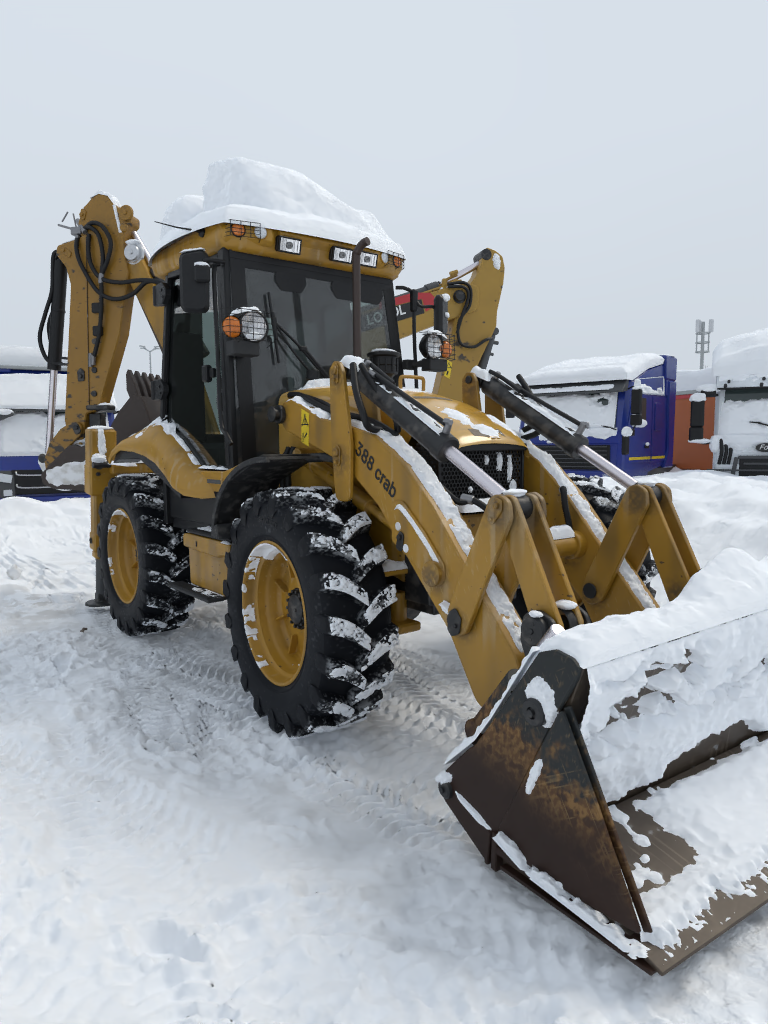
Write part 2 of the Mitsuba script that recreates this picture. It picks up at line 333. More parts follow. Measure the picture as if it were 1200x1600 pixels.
def c_hood(p, n, uv):  # lighter than the body yellow: sky sheen of wet paint put into the colour
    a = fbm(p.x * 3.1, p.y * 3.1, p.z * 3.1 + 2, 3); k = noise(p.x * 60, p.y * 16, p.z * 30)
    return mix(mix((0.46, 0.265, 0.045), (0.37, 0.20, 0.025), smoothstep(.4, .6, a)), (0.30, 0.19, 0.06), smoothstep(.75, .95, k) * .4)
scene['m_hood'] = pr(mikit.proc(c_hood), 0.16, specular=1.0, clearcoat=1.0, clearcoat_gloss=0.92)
scene['m_dark_green'] = pr((0.018, 0.022, 0.020), 0.6, specular=0.2)
scene['m_brown'] = pr((0.030, 0.019, 0.015), 0.5)
scene['m_lens'] = {'type': 'thindielectric', 'int_ior': 1.5}
scene['m_reflector'] = two({'type': 'roughconductor', 'material': 'Al', 'alpha': 0.12})
scene['m_amber'] = pr((0.62, 0.165, 0.012), 0.15, clearcoat=0.8, specular=0.6)
scene['m_white_lens'] = pr((0.55, 0.58, 0.62), 0.12, clearcoat=0.8, metallic=0.3)
scene['m_seat'] = pr((0.030, 0.031, 0.035), 0.75)
scene['m_trim'] = pr((0.085, 0.088, 0.092), 0.7)
scene['m_decal_black'] = pr((0.012, 0.012, 0.013), 0.4)
scene['m_decal_grey'] = pr((0.13, 0.10, 0.07), 0.5)
scene['m_decal_yellow'] = pr((0.68, 0.50, 0.02), 0.4)
scene['m_decal_red'] = pr((0.42, 0.028, 0.035), 0.4)
scene['m_decal_white'] = pr((0.75, 0.76, 0.76), 0.4)
def c_blue(p, n, uv):
    a = fbm(p.x * 2, p.y * 2, p.z * 2, 3)
    return mix((0.0035, 0.020, 0.23), (0.006, 0.024, 0.17), a)
scene['m_blue'] = pr(mikit.proc(c_blue), 0.28, clearcoat=0.6, clearcoat_gloss=0.85)
def c_white(p, n, uv):
    a = fbm(p.x * 3, p.y * 3, p.z * 3, 3)
    return mix((0.62, 0.66, 0.70), (0.50, 0.53, 0.56), smoothstep(0.4, 0.8, a))
scene['m_white'] = pr(mikit.proc(c_white), 0.3, clearcoat=0.5)
scene['m_orange'] = pr((0.36, 0.085, 0.018), 0.5)
scene['m_truck_grey'] = pr((0.055, 0.058, 0.062), 0.5)
scene['m_truck_glass'] = pr((0.03, 0.045, 0.045), 0.08, specular=0.6)
scene['m_silver'] = pr((0.55, 0.56, 0.58), 0.25, metallic=0.8)
scene['m_galv'] = pr((0.33, 0.35, 0.36), 0.5, metallic=0.4)
scene['m_bark'] = pr((0.16, 0.13, 0.11), 0.9)

# ------------------------------------------------------------------ ground: one sheet of snow, fine near the machine, coarse to the horizon
def axis(lo, hi, step, far, cap=.085, reach=12.0):
    c = list(np.arange(lo, hi, step))
    def out(x, sgn):
        r, st, x0 = [], step, x
        while abs(x) < far:
            st = st * 1.13 if abs(x - x0) > reach else min(st * 1.13, cap)
            x += sgn * st; r.append(x)
        return r
    return np.array(out(c[0], -1)[::-1] + c + out(c[-1], 1))
def sst(a, b, x):
    t = np.clip((x - a) / (b - a), 0, 1); return t * t * (3 - 2 * t)
def tracks(x, y, ang, ox, oy, w, pitch, ph=0.0):
    """bar-tread print left by a tyre rolling along ang: (height pattern -1..1, mask)"""
    s = (x - ox) * math.cos(ang) + (y - oy) * math.sin(ang); t = -(x - ox) * math.sin(ang) + (y - oy) * math.cos(ang)
    q = (s + 0.38 * np.abs(t) + .02 * np.sin(t * 31 + s * 5)) / pitch + 0.5 * (t > 0) + ph
    wv = np.sin(2 * np.pi * q)
    return np.tanh(2.2 * wv), sst(w / 2, w / 2 - 0.06, np.abs(t))
def ground(x, y):
    P = np.stack([x, y, np.zeros_like(x)], -1)
    W1 = meshkit.fbm(P * 0.9 + 11, 3, 3); W2 = meshkit.fbm(P * 0.9 + 31, 3, 4)
    near = sst(14, 7, np.hypot(x - 0.5, y + 0.5))
    edge = -1.42 + 0.10 * np.sin(x * 1.7) - 0.10 * np.clip(x, -4, 0)           # where the driven lane starts
    pk = sst(-0.22, 0.10, (y - edge) + 0.30 * (W1 - 0.5)) * sst(3.4, 2.0, y + 0.3 * W2) * sst(2.25, 1.35, x + (W1 - .5)) * sst(-14, -8, x)
    h = 0.085 * (meshkit.fbm(P * 1.5, 3, 1) - 0.5) * (1 - 0.7 * pk)
    lump_ = meshkit.fbm(P * 4.2 + 0.5 * W1[..., None], 4, 2)
    h += 0.050 * (np.abs(lump_ - 0.5) * 2) * (1 - pk) * (0.15 + 1.3 * sst(.42, .62, W2)) * near
    soft = sst(.44, .58, meshkit.fbm(P * 1.15 + 17, 3, 15))                                   # where boots and blades have broken the surface
    rg = 1 - np.abs(meshkit.fbm(P * np.array([4.2, 6.5, 1]) + 1.6 * W2[..., None], 4, 14) - .5) * 2
    h += 0.040 * (np.clip(rg, .80, 1) - .80) / .20 * near * soft
    h += 0.030 * (meshkit.fbm(P * 9, 4, 6) - 0.5) * near * soft + 0.011 * (meshkit.fbm(P * 30, 3, 7) - 0.5) * near * (.35 + soft)
    cr = meshkit.noise(P * 26 + 3, 16); h += .016 * sst(.82, .95, cr) * near * soft
    wd = meshkit.fbm(np.stack([x * .8 + y * 1.4, (y * .9 - x * .45) * 7, 0 * x], -1), 3, 18)  # wind and blade streaks
    h += .030 * (wd - .5) * near * (1 - pk)
    tr = np.zeros_like(x)
    for ang, ox, oy, ph, pi in ((0.03, 0, -0.72, 0, .085), (0.0, 0, 0.7, .3, .09), (0.16, 0, -1.0, .2, .075), (-0.22, -1, -1.1, .1, .08), (0.30, 1, -.2, .5, .085), (-.1, -2, -1.5, .4, .075), (.42, -3, -1.6, .2, .08), (.08, 0, -.15, .2, .085), (-.12, 0, .3, .3, .08)):
        v, m = tracks(x + 0.10 * (W1 - .5), y + 0.10 * (W2 - .5), ang, ox, oy, 0.50, pi, ph)
        tr = tr * (1 - 0.75 * m) + v * m * 0.9
    h += 0.023 * tr * pk * near * (0.35 + 1.1 * sst(.35, .6, meshkit.fbm(P * 2.2 + 7, 2, 9)))
    h -= 0.035 * pk
    for ang, ox, oy, pi in ((.12, 0, -1.95, .085), (.34, -1, -2.3, .09), (-.05, -2, -1.75, .08), (.62, 1.6, -1.9, .085)):
        v, m = tracks(x + 0.14 * (W1 - .5), y + 0.14 * (W2 - .5), ang, ox, oy, 0.46, pi, .3)
        wgt = m * (1 - pk) * sst(.40, .56, meshkit.fbm(P * 1.7 + oy * 3, 2, 29)) * near
        h = h * (1 - .35 * wgt) + (.013 * v - .012) * wgt
    # faint old tyre marks and boot prints in the softer snow
    v, m = tracks(x, y, 0.52, 1.2, -2.0, 0.42, .14); h += 0.007 * v * m * (1 - pk) * sst(.45, .6, W2)
    r2 = np.random.default_rng(11)
    prints = [(0.72, -3.15, .3)] + [(r2.uniform(-3, 3.4), r2.uniform(-3.6, -1.5), r2.uniform(0, 6.3)) for _ in range(30)]
    prints += [(r2.uniform(1.2, 3.0), r2.uniform(-2.1, -1.0), r2.uniform(0, 6.3)) for _ in range(12)]
    for i, (fx, fy, fa) in enumerate(prints):
        sel = (np.abs(x - fx) < .5) & (np.abs(y - fy) < .5)
        if not sel.any(): continue
        dx, dy = x[sel] - fx, y[sel] - fy
        a, b = dx * math.cos(fa) + dy * math.sin(fa), -dx * math.sin(fa) + dy * math.cos(fa)
        d = np.sqrt((a / 0.155) ** 2 + (b / (0.062 + 0.012 * np.sin(a * 22))) ** 2) + 0.5 * (lump_[sel] - .5)
        k = 0.065 if i == 0 else 0.026 + 0.036 * ((i * 37) % 10) / 10
        h[sel] += (-k * sst(1.05, .75, d) + 0.45 * k * np.exp(-((d - 1.25) / .22) ** 2)) * (1 - .8 * pk[sel])
    # churned snow around the bucket, snow pushed up against the tyres
    bk = np.exp(-((np.clip(x, 1.5, 2.6) - x) ** 2 + (np.clip(y, -1.35, 1.2) - y) ** 2) / .12)
    h += bk * (0.035 + 0.055 * np.abs(meshkit.fbm(P * 6.5 + 3, 3, 12) - .5) * 2)
    for tx in (0.0, -2.552):
        for ty in (-.69, 1.70 if tx > -1 else 1.3):
            d = np.hypot(np.maximum(np.abs(x - tx) - .16, 0), np.maximum(np.abs(y - ty) - .17, 0))
            h = np.where(np.abs(x - tx) < .9, h + 0.030 * np.exp(-(d / .10) ** 2) * (0.5 + lump_), h)
    # the wide yard: gentle rise, ploughed bank on the machine's left, heaps before the trucks
    D = np.hypot(x - 3.34, y + 2.7)
    big = meshkit.fbm(P * 0.33 + 5, 3, 21); mid = meshkit.fbm(P * 0.95 + 9, 3, 22)
    yy = y + 0.10 * (x + 1.0) + 1.3 * (big - .5)
    right = sst(3.0, 6.0, yy) * sst(-13, -4, x + .55 * y) * 1.02
    h += right * (0.86 + 0.35 * (mid - .5)) + 0.16 * (mid - .5) * sst(2.2, 4, y) * sst(60, 12, D)
    h += 0.10 * (meshkit.fbm(P * 2.1 + 2, 2, 24) - .5) * sst(2.4, 4, y) * sst(30, 10, D)
    lf = sst(-8.5, -11.0, x + .25 * (y + 1)) * sst(7, 3.5, y)
    h += lf * (0.25 + 0.22 * np.abs(mid - .42) * 2 + .10 * (meshkit.fbm(P * 2.6, 3, 25) - .5)) * sst(80, 20, D)
    h += 0.13 * np.exp(-((x + 12.0) / .9) ** 2 - ((y - 1.3) / 2.6) ** 2) * (.7 + .6 * mid)
    h += 0.10 * sst(4.5, 9, np.hypot(x, y)) * (meshkit.fbm(P * 1.7 + 40, 3, 26) - .5)
    h = h * sst(160, 40, D)
    dirt = np.exp(-((x + 4.3) ** 2 / 1.6 + (y + 1.25) ** 2 / .12)) + .5 * np.exp(-((x + 3.3) ** 2 + (y + .8) ** 2) / .1)
    return h, pk * near, dirt
def build_ground():
    gx, gy = axis(-4.6, 3.4, 0.0165, 900), axis(-3.9, 1.4, 0.0165, 900)
    X, Y = np.meshgrid(gx, gy, indexing='ij')
    h, pk, dirt = ground(X, Y)
    v = np.stack([X, Y, h], -1).reshape(-1, 3)
    f = grid_faces(len(gx), len(gy))
    add('ground', tm(v, f), 'm_ground', smooth=True, kind='structure', label='trodden snow of the yard with tyre tracks and boot prints')
build_ground()
def gz(x, y):
    h, _, _ = ground(np.array([[float(x)]]), np.array([[float(y)]])); return float(h[0, 0])

# ------------------------------------------------------------------ the backhoe loader: x forward, y to its left
BL = thing('backhoe_loader', 'mustard yellow backhoe loader on four big lugged tyres with a snow covered cab', 'backhoe loader')
Y = 'm_yellow'
WR, WB = 0.676, 2.552
def carcass_mesh():
    out = [(.385, .172), (.395, .186), (.402, .180), (.425, .196), (.432, .1935), (.445, .2005), (.50, .2085), (.56, .207), (.60, .198), (.614, .182), (.622, .150), (.626, .08), (.627, 0)]
    prof = out + [(r, -w) for r, w in out[-2::-1]] + [(.372, -.12), (.372, .12), (.385, .172)]
    return lathe([(r, w) for r, w in prof], (0, 0, 0), (0, 1, 0), 112)
def cyl_pt(r, th, w):
    return np.stack([r * np.cos(th), w, r * np.sin(th)], -1)
NL = 19
ST = np.array([  # lateral position, lug top radius, base radius, half width top, half width base (m), angle offset
    [.2100, .545, .538, .006, .016, .022], [.2125, .590, .566, .026, .042, .020], [.2080, .640, .588, .036, .052, .014], [.192, .6690, .606, .040, .056, .006],
    [.150, .6745, .616, .040, .056, -.012], [.105, .6765, .622, .039, .054, -.038], [.060, .678, .624, .038, .052, -.078], [.015, .678, .624, .036, .050, -.132], [-.022, .677, .624, .030, .044, -.180], [-.036, .640, .622, .020, .034, -.195]])
def lug_mesh():
    v = []
    for w, rtp, rb, ht, hb, a in ST:
        for r, h in ((rb - .006, -hb), (rtp, -ht), (rtp, ht), (rb - .006, hb)):
            v.append(cyl_pt(np.float64(r), np.float64(a + h / .66), np.float64(w)))
    v = np.array(v); n = len(ST); f = []
    for i in range(n - 1):
        for k in range(3):
            a, b, c, d = i * 4 + k, i * 4 + k + 1, (i + 1) * 4 + k + 1, (i + 1) * 4 + k
            f += [[a, b, c], [a, c, d]]
    e = (n - 1) * 4
    f += [[0, 1, 2], [0, 2, 3], [e, e + 2, e + 1], [e, e + 3, e + 2]]
    return tm(v, f)
LUG = lug_mesh()
LUGM = LUG.copy(); LUGM.vertices = LUGM.vertices * [1, -1, 1]
def turn_y(m, th):
    m = m.copy(); c, s = math.cos(th), math.sin(th); V = np.asarray(m.vertices)
    m.vertices = np.column_stack([c * V[:, 0] - s * V[:, 2], V[:, 1], s * V[:, 0] + c * V[:, 2]]); return m
TYRE = None
CARC = carcass_mesh(); TREAD = cat([m for i in range(NL) for m in (turn_y(LUG, 2 * math.pi * i / NL), turn_y(LUGM, 2 * math.pi * (i + .5) / NL))])
TREAD_UV = np.column_stack([sst(.648, .674, np.hypot(TREAD.vertices[:, 0], TREAD.vertices[:, 2])), 0 * TREAD.vertices[:, 0]])
def tread_snow(seed, cover=0.5):
    """caked snow left on the lug faces"""
    ms = []; s = np.linspace(0.20, 6.95, 38); t = np.linspace(-1.08, 1.08, 15)
    col = lambda k, q: np.interp(q, np.arange(len(ST)), ST[:, k])
    for i in range(NL):
        for sd in (1, -1):
            th0 = 2 * math.pi * (i + (0 if sd > 0 else .5)) / NL
            q = np.interp(s, [0.2, 6.95], [2.7, 8.0])
            w, r, ht, a = col(0, q), col(1, q), col(3, q), col(5, q)
            th = th0 + a[:, None] + t[None, :] * ht[:, None] / .66
            P = cyl_pt(r[:, None] + 0 * th, th, sd * w[:, None] + 0 * th)
            N = P * [1, 0, 1]; N = N / np.linalg.norm(N, axis=-1, keepdims=True)
            n = .46 * nz(P + seed * 7.7, 15, seed) + .30 * nz(P + seed, 50, seed + 2, 2) + .24 * nz(P + seed, 150, seed + 3, 2)
            cv = cover + .02 + .16 * (nz(P[:1, :1] + seed * 3, 9, seed + 4)[0, 0] - .5) * 2 + .10 * (q - 5.3)[:, None] / 2.7 * sd
            n = .5 + (n - .5) * 1.75; amt = np.clip((n - (1 - cv)) * .11, -.006, .0075 + .004 * nz(P, 60, seed, 2))
            amt = np.where(np.abs(t)[None, :] > 1, -.005, amt); amt[0] = -.005; amt[-1] = np.minimum(amt[-1], -.001)
            ms.append(sheet(P, N, amt, -.003))
    return cat(ms)
RIM = [(.398, .176), (.400, .183), (.392, .188), (.383, .186), (.377, .172), (.374, .135), (.366, .118), (.348, .108), (.343, .070), (.338, .052), (.327, .040), (.322, .002), (.313, -.018), (.300, -.026), (.285, -.028),
       (.20, -.010), (.13, .012), (.118, .016), (.118, -.04)]
def wheel(cx, side, rot, steer, seed, cover, group=None):
    k = key_for('wheel', BL)
    cy = -.695 if side < 0 else (1.70 if cx > -1 else 1.3)
    Ms = np.array([[math.cos(steer), -math.sin(steer), 0], [math.sin(steer), math.cos(steer), 0], [0, 0, 1]])
    Fm = Frame(Ms, (cx, cy, WR))
    flip = (lambda m: m) if side > 0 else mir                        # local +y is the outer face
    P = lambda m: Fm(flip(turn_y(m, rot)))
    add('tyre', P(CARC), 'm_rubber', k, 28)
    add('tread', P(TREAD), 'm_tread', k, False, uv=TREAD_UV)
    if side < 0:
        lt = meshkit.text_mesh('HEAVY DUTY', .024, .003, True); V = np.array(lt.vertices); a_ = 1.72 - V[:, 0] / .50; r_ = .50 + V[:, 1]
        lt.vertices = np.column_stack([r_ * np.cos(a_), -(.2080 + V[:, 2]), r_ * np.sin(a_)]); add('sidewall_lettering', Fm(lt), 'm_plastic_rough', k, False)
    rim = [lathe(RIM, (0, 0, 0), (0, 1, 0), 72)]
    for i in range(8):
        th = 2 * math.pi * i / 8 + .3
        c, s = math.cos(th), math.sin(th)
        M = np.stack([[c, 0, s], [0, 1, 0], [-s, 0, c]], 1)
        rim.append(Frame(M)(box((.245, .006, 0), (.13, .045, .010), .003)))
    rim.append(lathe([(.372, .1), (.372, -.17), (.398, -.178)], (0, 0, 0), (0, 1, 0), 48))
    add('rim', P(cat(rim)), Y, k, 35)
    hub = [lathe([(.118, -.03), (.118, .010), (.112, .022), (.086, .026), (.084, .040), (.070, .050), (0, .052)], (0, 0, 0), (0, 1, 0), 36)]
    for i in range(14):
        th = 2 * math.pi * i / 14
        hub.append(bolt((.101 * math.cos(th), .020, .101 * math.sin(th)), (0, 1, 0), .0105, .022))
    hub.append(bolt((.03, .05, 0), (0, 1, 0), .010, .008))
    add('hub', P(cat(hub)), 'm_steel', k, 35)
    ms = [Fm(flip(turn_y(tread_snow(seed, cover), rot)))]
    add('snow', ms, 'm_snow', k, True, kind='stuff')
    if side < 0:                                                       # frost in the rim (only where it lies: does not turn with the wheel)
        fs = []
        for a0, a1, ra, rb, sd in (((1.0, 2.3, .340, .39, 1), (2.3, 3.7, .368, .392, 2), (3.7, 4.3, .374, .390, 4), (4.6, 5.0, .30, .34, 3)) if cx > -1 else ((1.2, 2.05, .335, .392, 1), (2.05, 2.7, .372, .392, 2), (3.3, 3.8, .376, .390, 4))):
            th, r = np.meshgrid(np.linspace(a0, a1, 70), np.linspace(0, 1, 14), indexing='ij')
            # follow the stepped barrel from the flange inwards
            rr = ra + (rb - ra) * r; q = np.interp(rr, [.300, .313, .322, .327, .338, .343, .348, .366, .374, .377, .383, .392], [-.026, -.018, .002, .040, .052, .070, .108, .118, .135, .172, .186, .188])
            Pp = np.stack([rr * np.cos(th), q, rr * np.sin(th)], -1)
            N = np.stack([-.7 * np.cos(th), np.full_like(th, .7), -.7 * np.sin(th)], -1)
            n = .6 * nz(Pp + seed, 14, sd + seed) + .4 * nz(Pp + seed, 45, sd + seed + 1)
            am = np.clip((n - (.50 if a0 > 1.3 else .42)) * .10, -.004, .008); am[0] = am[-1] = -.004
            fs.append(sheet(Pp, N, am, -.003))
        add('rim_snow', Fm(flip(cat([m for m in fs if m is not None]))), 'm_snow', k, True, kind='stuff')
    return k
wheel(0, -1, .10, -.057, 3, .50)
wheel(-WB, -1, .22, 0, 5, .40)
wheel(0, 1, .05, -.057, 8, .44)
wheel(-WB, 1, .3, 0, 9, .5)

# ---- chassis
add('axle', [rod((0, -.6, WR), (0, 1.58, WR), .10), lathe([(0, -.2), (.12, -.17), (.19, -.06), (.19, .06), (.12, .17), (0, .2)], (0, 0, WR), (0, 1, 0)),
             *[lathe([(0, -.1), (.15, -.1), (.17, -.04), (.12, .10), (0, .1)], (0, s * .52, WR), (0, s, 0)) for s in (-1, 1)],
             rod((.17, -.5, WR - .02), (.17, .5, WR - .02), .035)], 'm_steel', BL)
add('axle', [rod((-WB, -.6, WR), (-WB, 1.1, WR), .12), lathe([(0, -.2), (.15, -.17), (.22, -.06), (.22, .06), (.15, .17), (0, .2)], (-WB, 0, WR), (0, 1, 0))], 'm_steel', BL)
add('chassis', [box((-1.3, .27, .86), (4.0, .10, .30)), box((-1.3, -.27, .86), (4.0, .10, .30)), box((-1.2, 0, .80), (1.9, .9, .42)), box((.62, 0, .90), (.20, .74, .26)), box((-.35, 0, 1.05), (.7, .8, .35)),
                box((-2.9, 0, .95), (1.1, .6, .3))], 'm_steel', BL)
add('front_frame', [box((.60, 0, 1.06), (.40, .60, .22), .02), prism(rounded([(.1, 1.3), (.78, 1.18), (.80, .98), (.5, .86), (.0, .98)], .04), -.36, -.32), prism(rounded([(.1, 1.3), (.78, 1.18), (.80, .98), (.5, .86), (.0, .98)], .04), .32, .36),
                    box((.40, -.45, .93), (.30, .26, .03)), rod((.44, -.35, .80), (.44, -.35, .62), .05), box((.44, -.36, .62), (.24, .16, .05), .02)], Y, BL)
add('radiator_guard', [box((.815, 0, 1.175), (.05, .70, .12), .012)], Y, BL)
add('frame_snow', [strip_snow([(.84, -.30, 1.262), (.84, .30, 1.262)], (1, 0, 0), .12, .05, 5, .9), strip_snow([(.30, -.45, .947), (.55, -.45, .947)], (0, 1, 0), .24, .03, 6, .7)], 'm_snow', BL, True, kind='stuff')

# ---- hood
def hood():
    st = [(-.68, 1.945, .43), (-.45, 1.955, .425), (-.2, 1.94, .415), (.05, 1.905, .395), (.3, 1.845, .36), (.55, 1.75, .325), (.74, 1.655, .295), (.80, 1.610, .285)]
    v = []; prof = [(-1.0, -.50), (-1.0, -.30), (-1.0, -.10), (-.985, -.055), (-.94, -.025), (-.85, -.008), (-.6, .008), (-.3, .018), (0, .022), (.3, .018), (.6, .008), (.85, -.008), (.94, -.025), (.985, -.055), (1.0, -.10), (1.0, -.30), (1.0, -.50)]
    m = len(prof)
    for x, z, hw in st:
        for a, b in prof:
            zz = z + b
            if b < -.2: zz = {-.50: 1.28, -.30: 1.45}[b] + (.10 if x > .5 else 0) * 0
            if b < -.2: zz = zz + (z - .075 + b * .02 - zz) * float(sst(.36, .46, x))
            v.append((x, a * hw, min(zz, z - .03 if b < -.2 else 9)))
    # front lip
    base = len(v)
    f = grid_faces(len(st), m).tolist()
    x, z, hw = .812, 1.585, .28
    for a, b in prof: v.append((x if b > -.2 else .79, a * hw, (z + b * .6) if b > -.2 else z - .055 + b * .02))
    k = (len(st) - 1) * m
    for q in range(m - 1): f += [[k + q, base + q, base + q + 1], [k + q, base + q + 1, k + q + 1]]
    return tm(v, f)
HOOD = hood()
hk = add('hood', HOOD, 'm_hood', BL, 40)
add('handle', tube([(.08, -.03, 1.92), (.08, -.03, 1.985), (.08, 0, 1.997), (.08, .12, 1.997), (.08, .15, 1.985), (.08, .15, 1.92)], .011, 10, 5), Y, hk)
def hood_z(x, y):
    z = np.interp(x, [-.68, -.45, -.2, .05, .3, .55, .74, .80], [1.945, 1.955, 1.94, 1.905, 1.845, 1.75, 1.655, 1.61]); hw = np.interp(x, [-.68, .05, .3, .55, .8], [.43, .395, .36, .325, .285])
    return z + np.interp(np.abs(y) / hw, [0, .3, .6, .85, .94, .985], [.022, .018, .008, -.008, -.025, -.055])
def on_hood(x0, x1, y0, y1, d=.0015, nx=10, ny=10, skew=0):
    a, b = np.meshgrid(np.linspace(x0, x1, nx), np.linspace(y0, y1, ny), indexing='ij'); a = a + skew * (b - y0)
    return tm(np.stack([a, b, hood_z(a, b) + d], -1).reshape(-1, 3), grid_faces(nx, ny))
add('decal', on_hood(.30, .335, -.13, .16), 'm_decal_grey', hk, True)
add('decal', [on_hood(.735, .785, -.12, -.02, skew=.2), on_hood(.735, .785, .0, .025, skew=.3), on_hood(.735, .785, .04, .065, skew=-.3), on_hood(.735, .785, .085, .11, skew=.3)], 'm_decal_grey', hk, True)
def hood_snow(cx, cy, rx, ry, th, seed):
    a, b = np.meshgrid(np.linspace(cx - rx, cx + rx, 44), np.linspace(cy - ry, cy + ry, 44), indexing='ij')
    P = np.stack([a, b, hood_z(a, b)], -1); d = 1 - np.hypot((a - cx) / rx, (b - cy) / ry) + 1.0 * (nz(P, 11, seed) - .5) + .5 * (nz(P, 40, seed + 1, 2) - .5)
    return sheet(P, (0, 0, 1), np.clip((d - .35) * th * 2.5, -.004, th))
add('hood_snow', [m for m in (hood_snow(.60, -.06, .14, .10, .010, 1), hood_snow(.74, .0, .07, .12, .012, 2), hood_snow(.62, .24, .17, .07, .014, 3), hood_snow(.02, .05, .12, .28, .012, 4), hood_snow(-.50, -.2, .16, .22, .05, 5), hood_snow(-.62, .05, .10, .4, .05, 6)) if m is not None], 'm_snow', hk, True, kind='stuff')
# grille: honeycomb mesh in a frame, radiator dark behind
def honeycomb(w, h, s, t, wall=.0035):
    """pressed mesh of hexagons, in the yz plane around the origin, t thick"""
    from shapely.geometry import Polygon, box as sbox
    from shapely.ops import unary_union
    R = s / math.sqrt(3) - wall; hexes = []
    for i in range(-int(h / s / .86) // 2 - 1, int(h / s / .86) // 2 + 2):
        for j in range(-int(w / s) // 2 - 1, int(w / s) // 2 + 2):
            cx, cy = (j + .5 * (i % 2)) * s, i * s * .866
            if abs(cx) + R < w / 2 and abs(cy) + R < h / 2:
                hexes.append(Polygon([(cx + R * math.sin(k * math.pi / 3), cy + R * math.cos(k * math.pi / 3)) for k in range(6)]))
    m = trimesh.creation.extrude_polygon(sbox(-w / 2, -h / 2, w / 2, h / 2).difference(unary_union(hexes)), t, engine='earcut')
    v = np.asarray(m.vertices); m.vertices = np.column_stack([v[:, 2] - t / 2, v[:, 0], v[:, 1]]); return m
gk = key_for('grille', BL)
hc = honeycomb(.62, .38, .024, .006); hc.apply_translation((.755, -.03, 1.405)); add('mesh', hc, 'm_plastic', gk, False)
hc2 = honeycomb(.34, .36, .024, .006); hc2 = Frame(rotm((0, 0, 1), -68), (.59, -.395, 1.40))(hc2); hc3 = honeycomb(.34, .36, .024, .006); hc3 = Frame(rotm((0, 0, 1), 68), (.59, .345, 1.40))(hc3); add('mesh', hc3, 'm_plastic', gk, False); add('mesh', hc2, 'm_plastic', gk, False)
add('frame', [box((.775, -.03, 1.578), (.06, .60, .040)), box((.762, -.03, 1.215), (.03, .63, .025)), box((.757, -.343, 1.405), (.020, .016, .38)), box((.757, .283, 1.405), (.020, .016, .38)), box((.752, .10, 1.405), (.012, .012, .36))], 'm_plastic', gk)
add('radiator', box((.60, -.03, 1.41), (.05, .62, .38)), 'm_plastic', gk)
gs = []
for cy, cz, a, b, sd in ((.12, 1.50, .03, .06, 1), (.20, 1.46, .025, .09, 2), (-.02, 1.44, .02, .03, 3), (.05, 1.38, .02, .04, 4), (.11, 1.33, .03, .06, 5), (.23, 1.36, .04, .05, 6), (-.1, 1.36, .02, .02, 7), (.02, 1.51, .02, .03, 8), (.24, 1.28, .04, .04, 9)):
    gs.append(patch_snow((.760, cy - .02, cz), a * .62, b * .72, (0, 1, 0), (0, 0, 1), (1, 0, 0), .008, sd, 28))
add('snow', [g for g in gs if g is not None], 'm_snow', gk, True, kind='stuff')

# ---- loader arms
ARM = rounded([(-.36, 1.80), (-.33, 1.845), (-.229, 1.86), (.10, 1.735), (.366, 1.685), (.558, 1.641), (.80, 1.50), (.995, 1.319), (1.222, 1.058), (1.50, .74), (1.56, .60), (1.52, .50), (1.40, .44), (1.28, .48), (1.103, .765), (.837, 1.035), (.591, 1.292), (.391, 1.429), (.197, 1.526), (-.31, 1.682), (-.375, 1.75)],
              [.02, .03, .03, .1, .1, .1, .1, .1, .1, .1, .05, .05, .05, .1, .1, .1, .1, .1, .1, .03, .02])
TOP = [(-.30, 1.852), (-.229, 1.86), (.10, 1.735), (.366, 1.685), (.558, 1.641), (.80, 1.50), (.995, 1.319), (1.222, 1.058), (1.50, .74)]
TOWER = rounded([(.225, 1.99), (.265, 2.03), (.315, 2.02), (.345, 1.97), (.41, 1.60), (.40, 1.30), (.27, 1.30), (.235, 1.60)], [.03, .03, .03, .03, .2, .05, .05, .2])
LEV1 = rounded([(1.385, 1.38), (1.43, 1.40), (1.485, 1.37), (1.495, 1.30), (1.255, .79), (1.19, .755), (1.135, .79), (1.135, .86)], .05)
LEV2 = rounded([(1.385, 1.35), (1.42, 1.395), (1.475, 1.385), (1.505, 1.33), (1.72, .90), (1.70, .83), (1.64, .81), (1.60, .84), (1.41, 1.27)], .04)
PLATE = rounded([(.716, 1.317), (.79, 1.336), (.96, 1.19), (1.085, 1.06), (1.09, .985), (1.02, .965), (.715, 1.129)], [.02, .08, .1, .05, .05, .05, .02])
BAND = np.array([(.725, 1.300), (.79, 1.310), (.95, 1.178), (1.065, 1.060), (1.045, 1.045), (.94, 1.150), (.79, 1.278), (.735, 1.270)])
def pin(x, z, y0, y1, r, head=.012):
    return [rod((x, y0, z), (x, y1, z), r), rod((x, y0 - head, z), (x, y0, z), r * 1.35), rod((x, y1, z), (x, y1 + head, z), r * 1.35)]
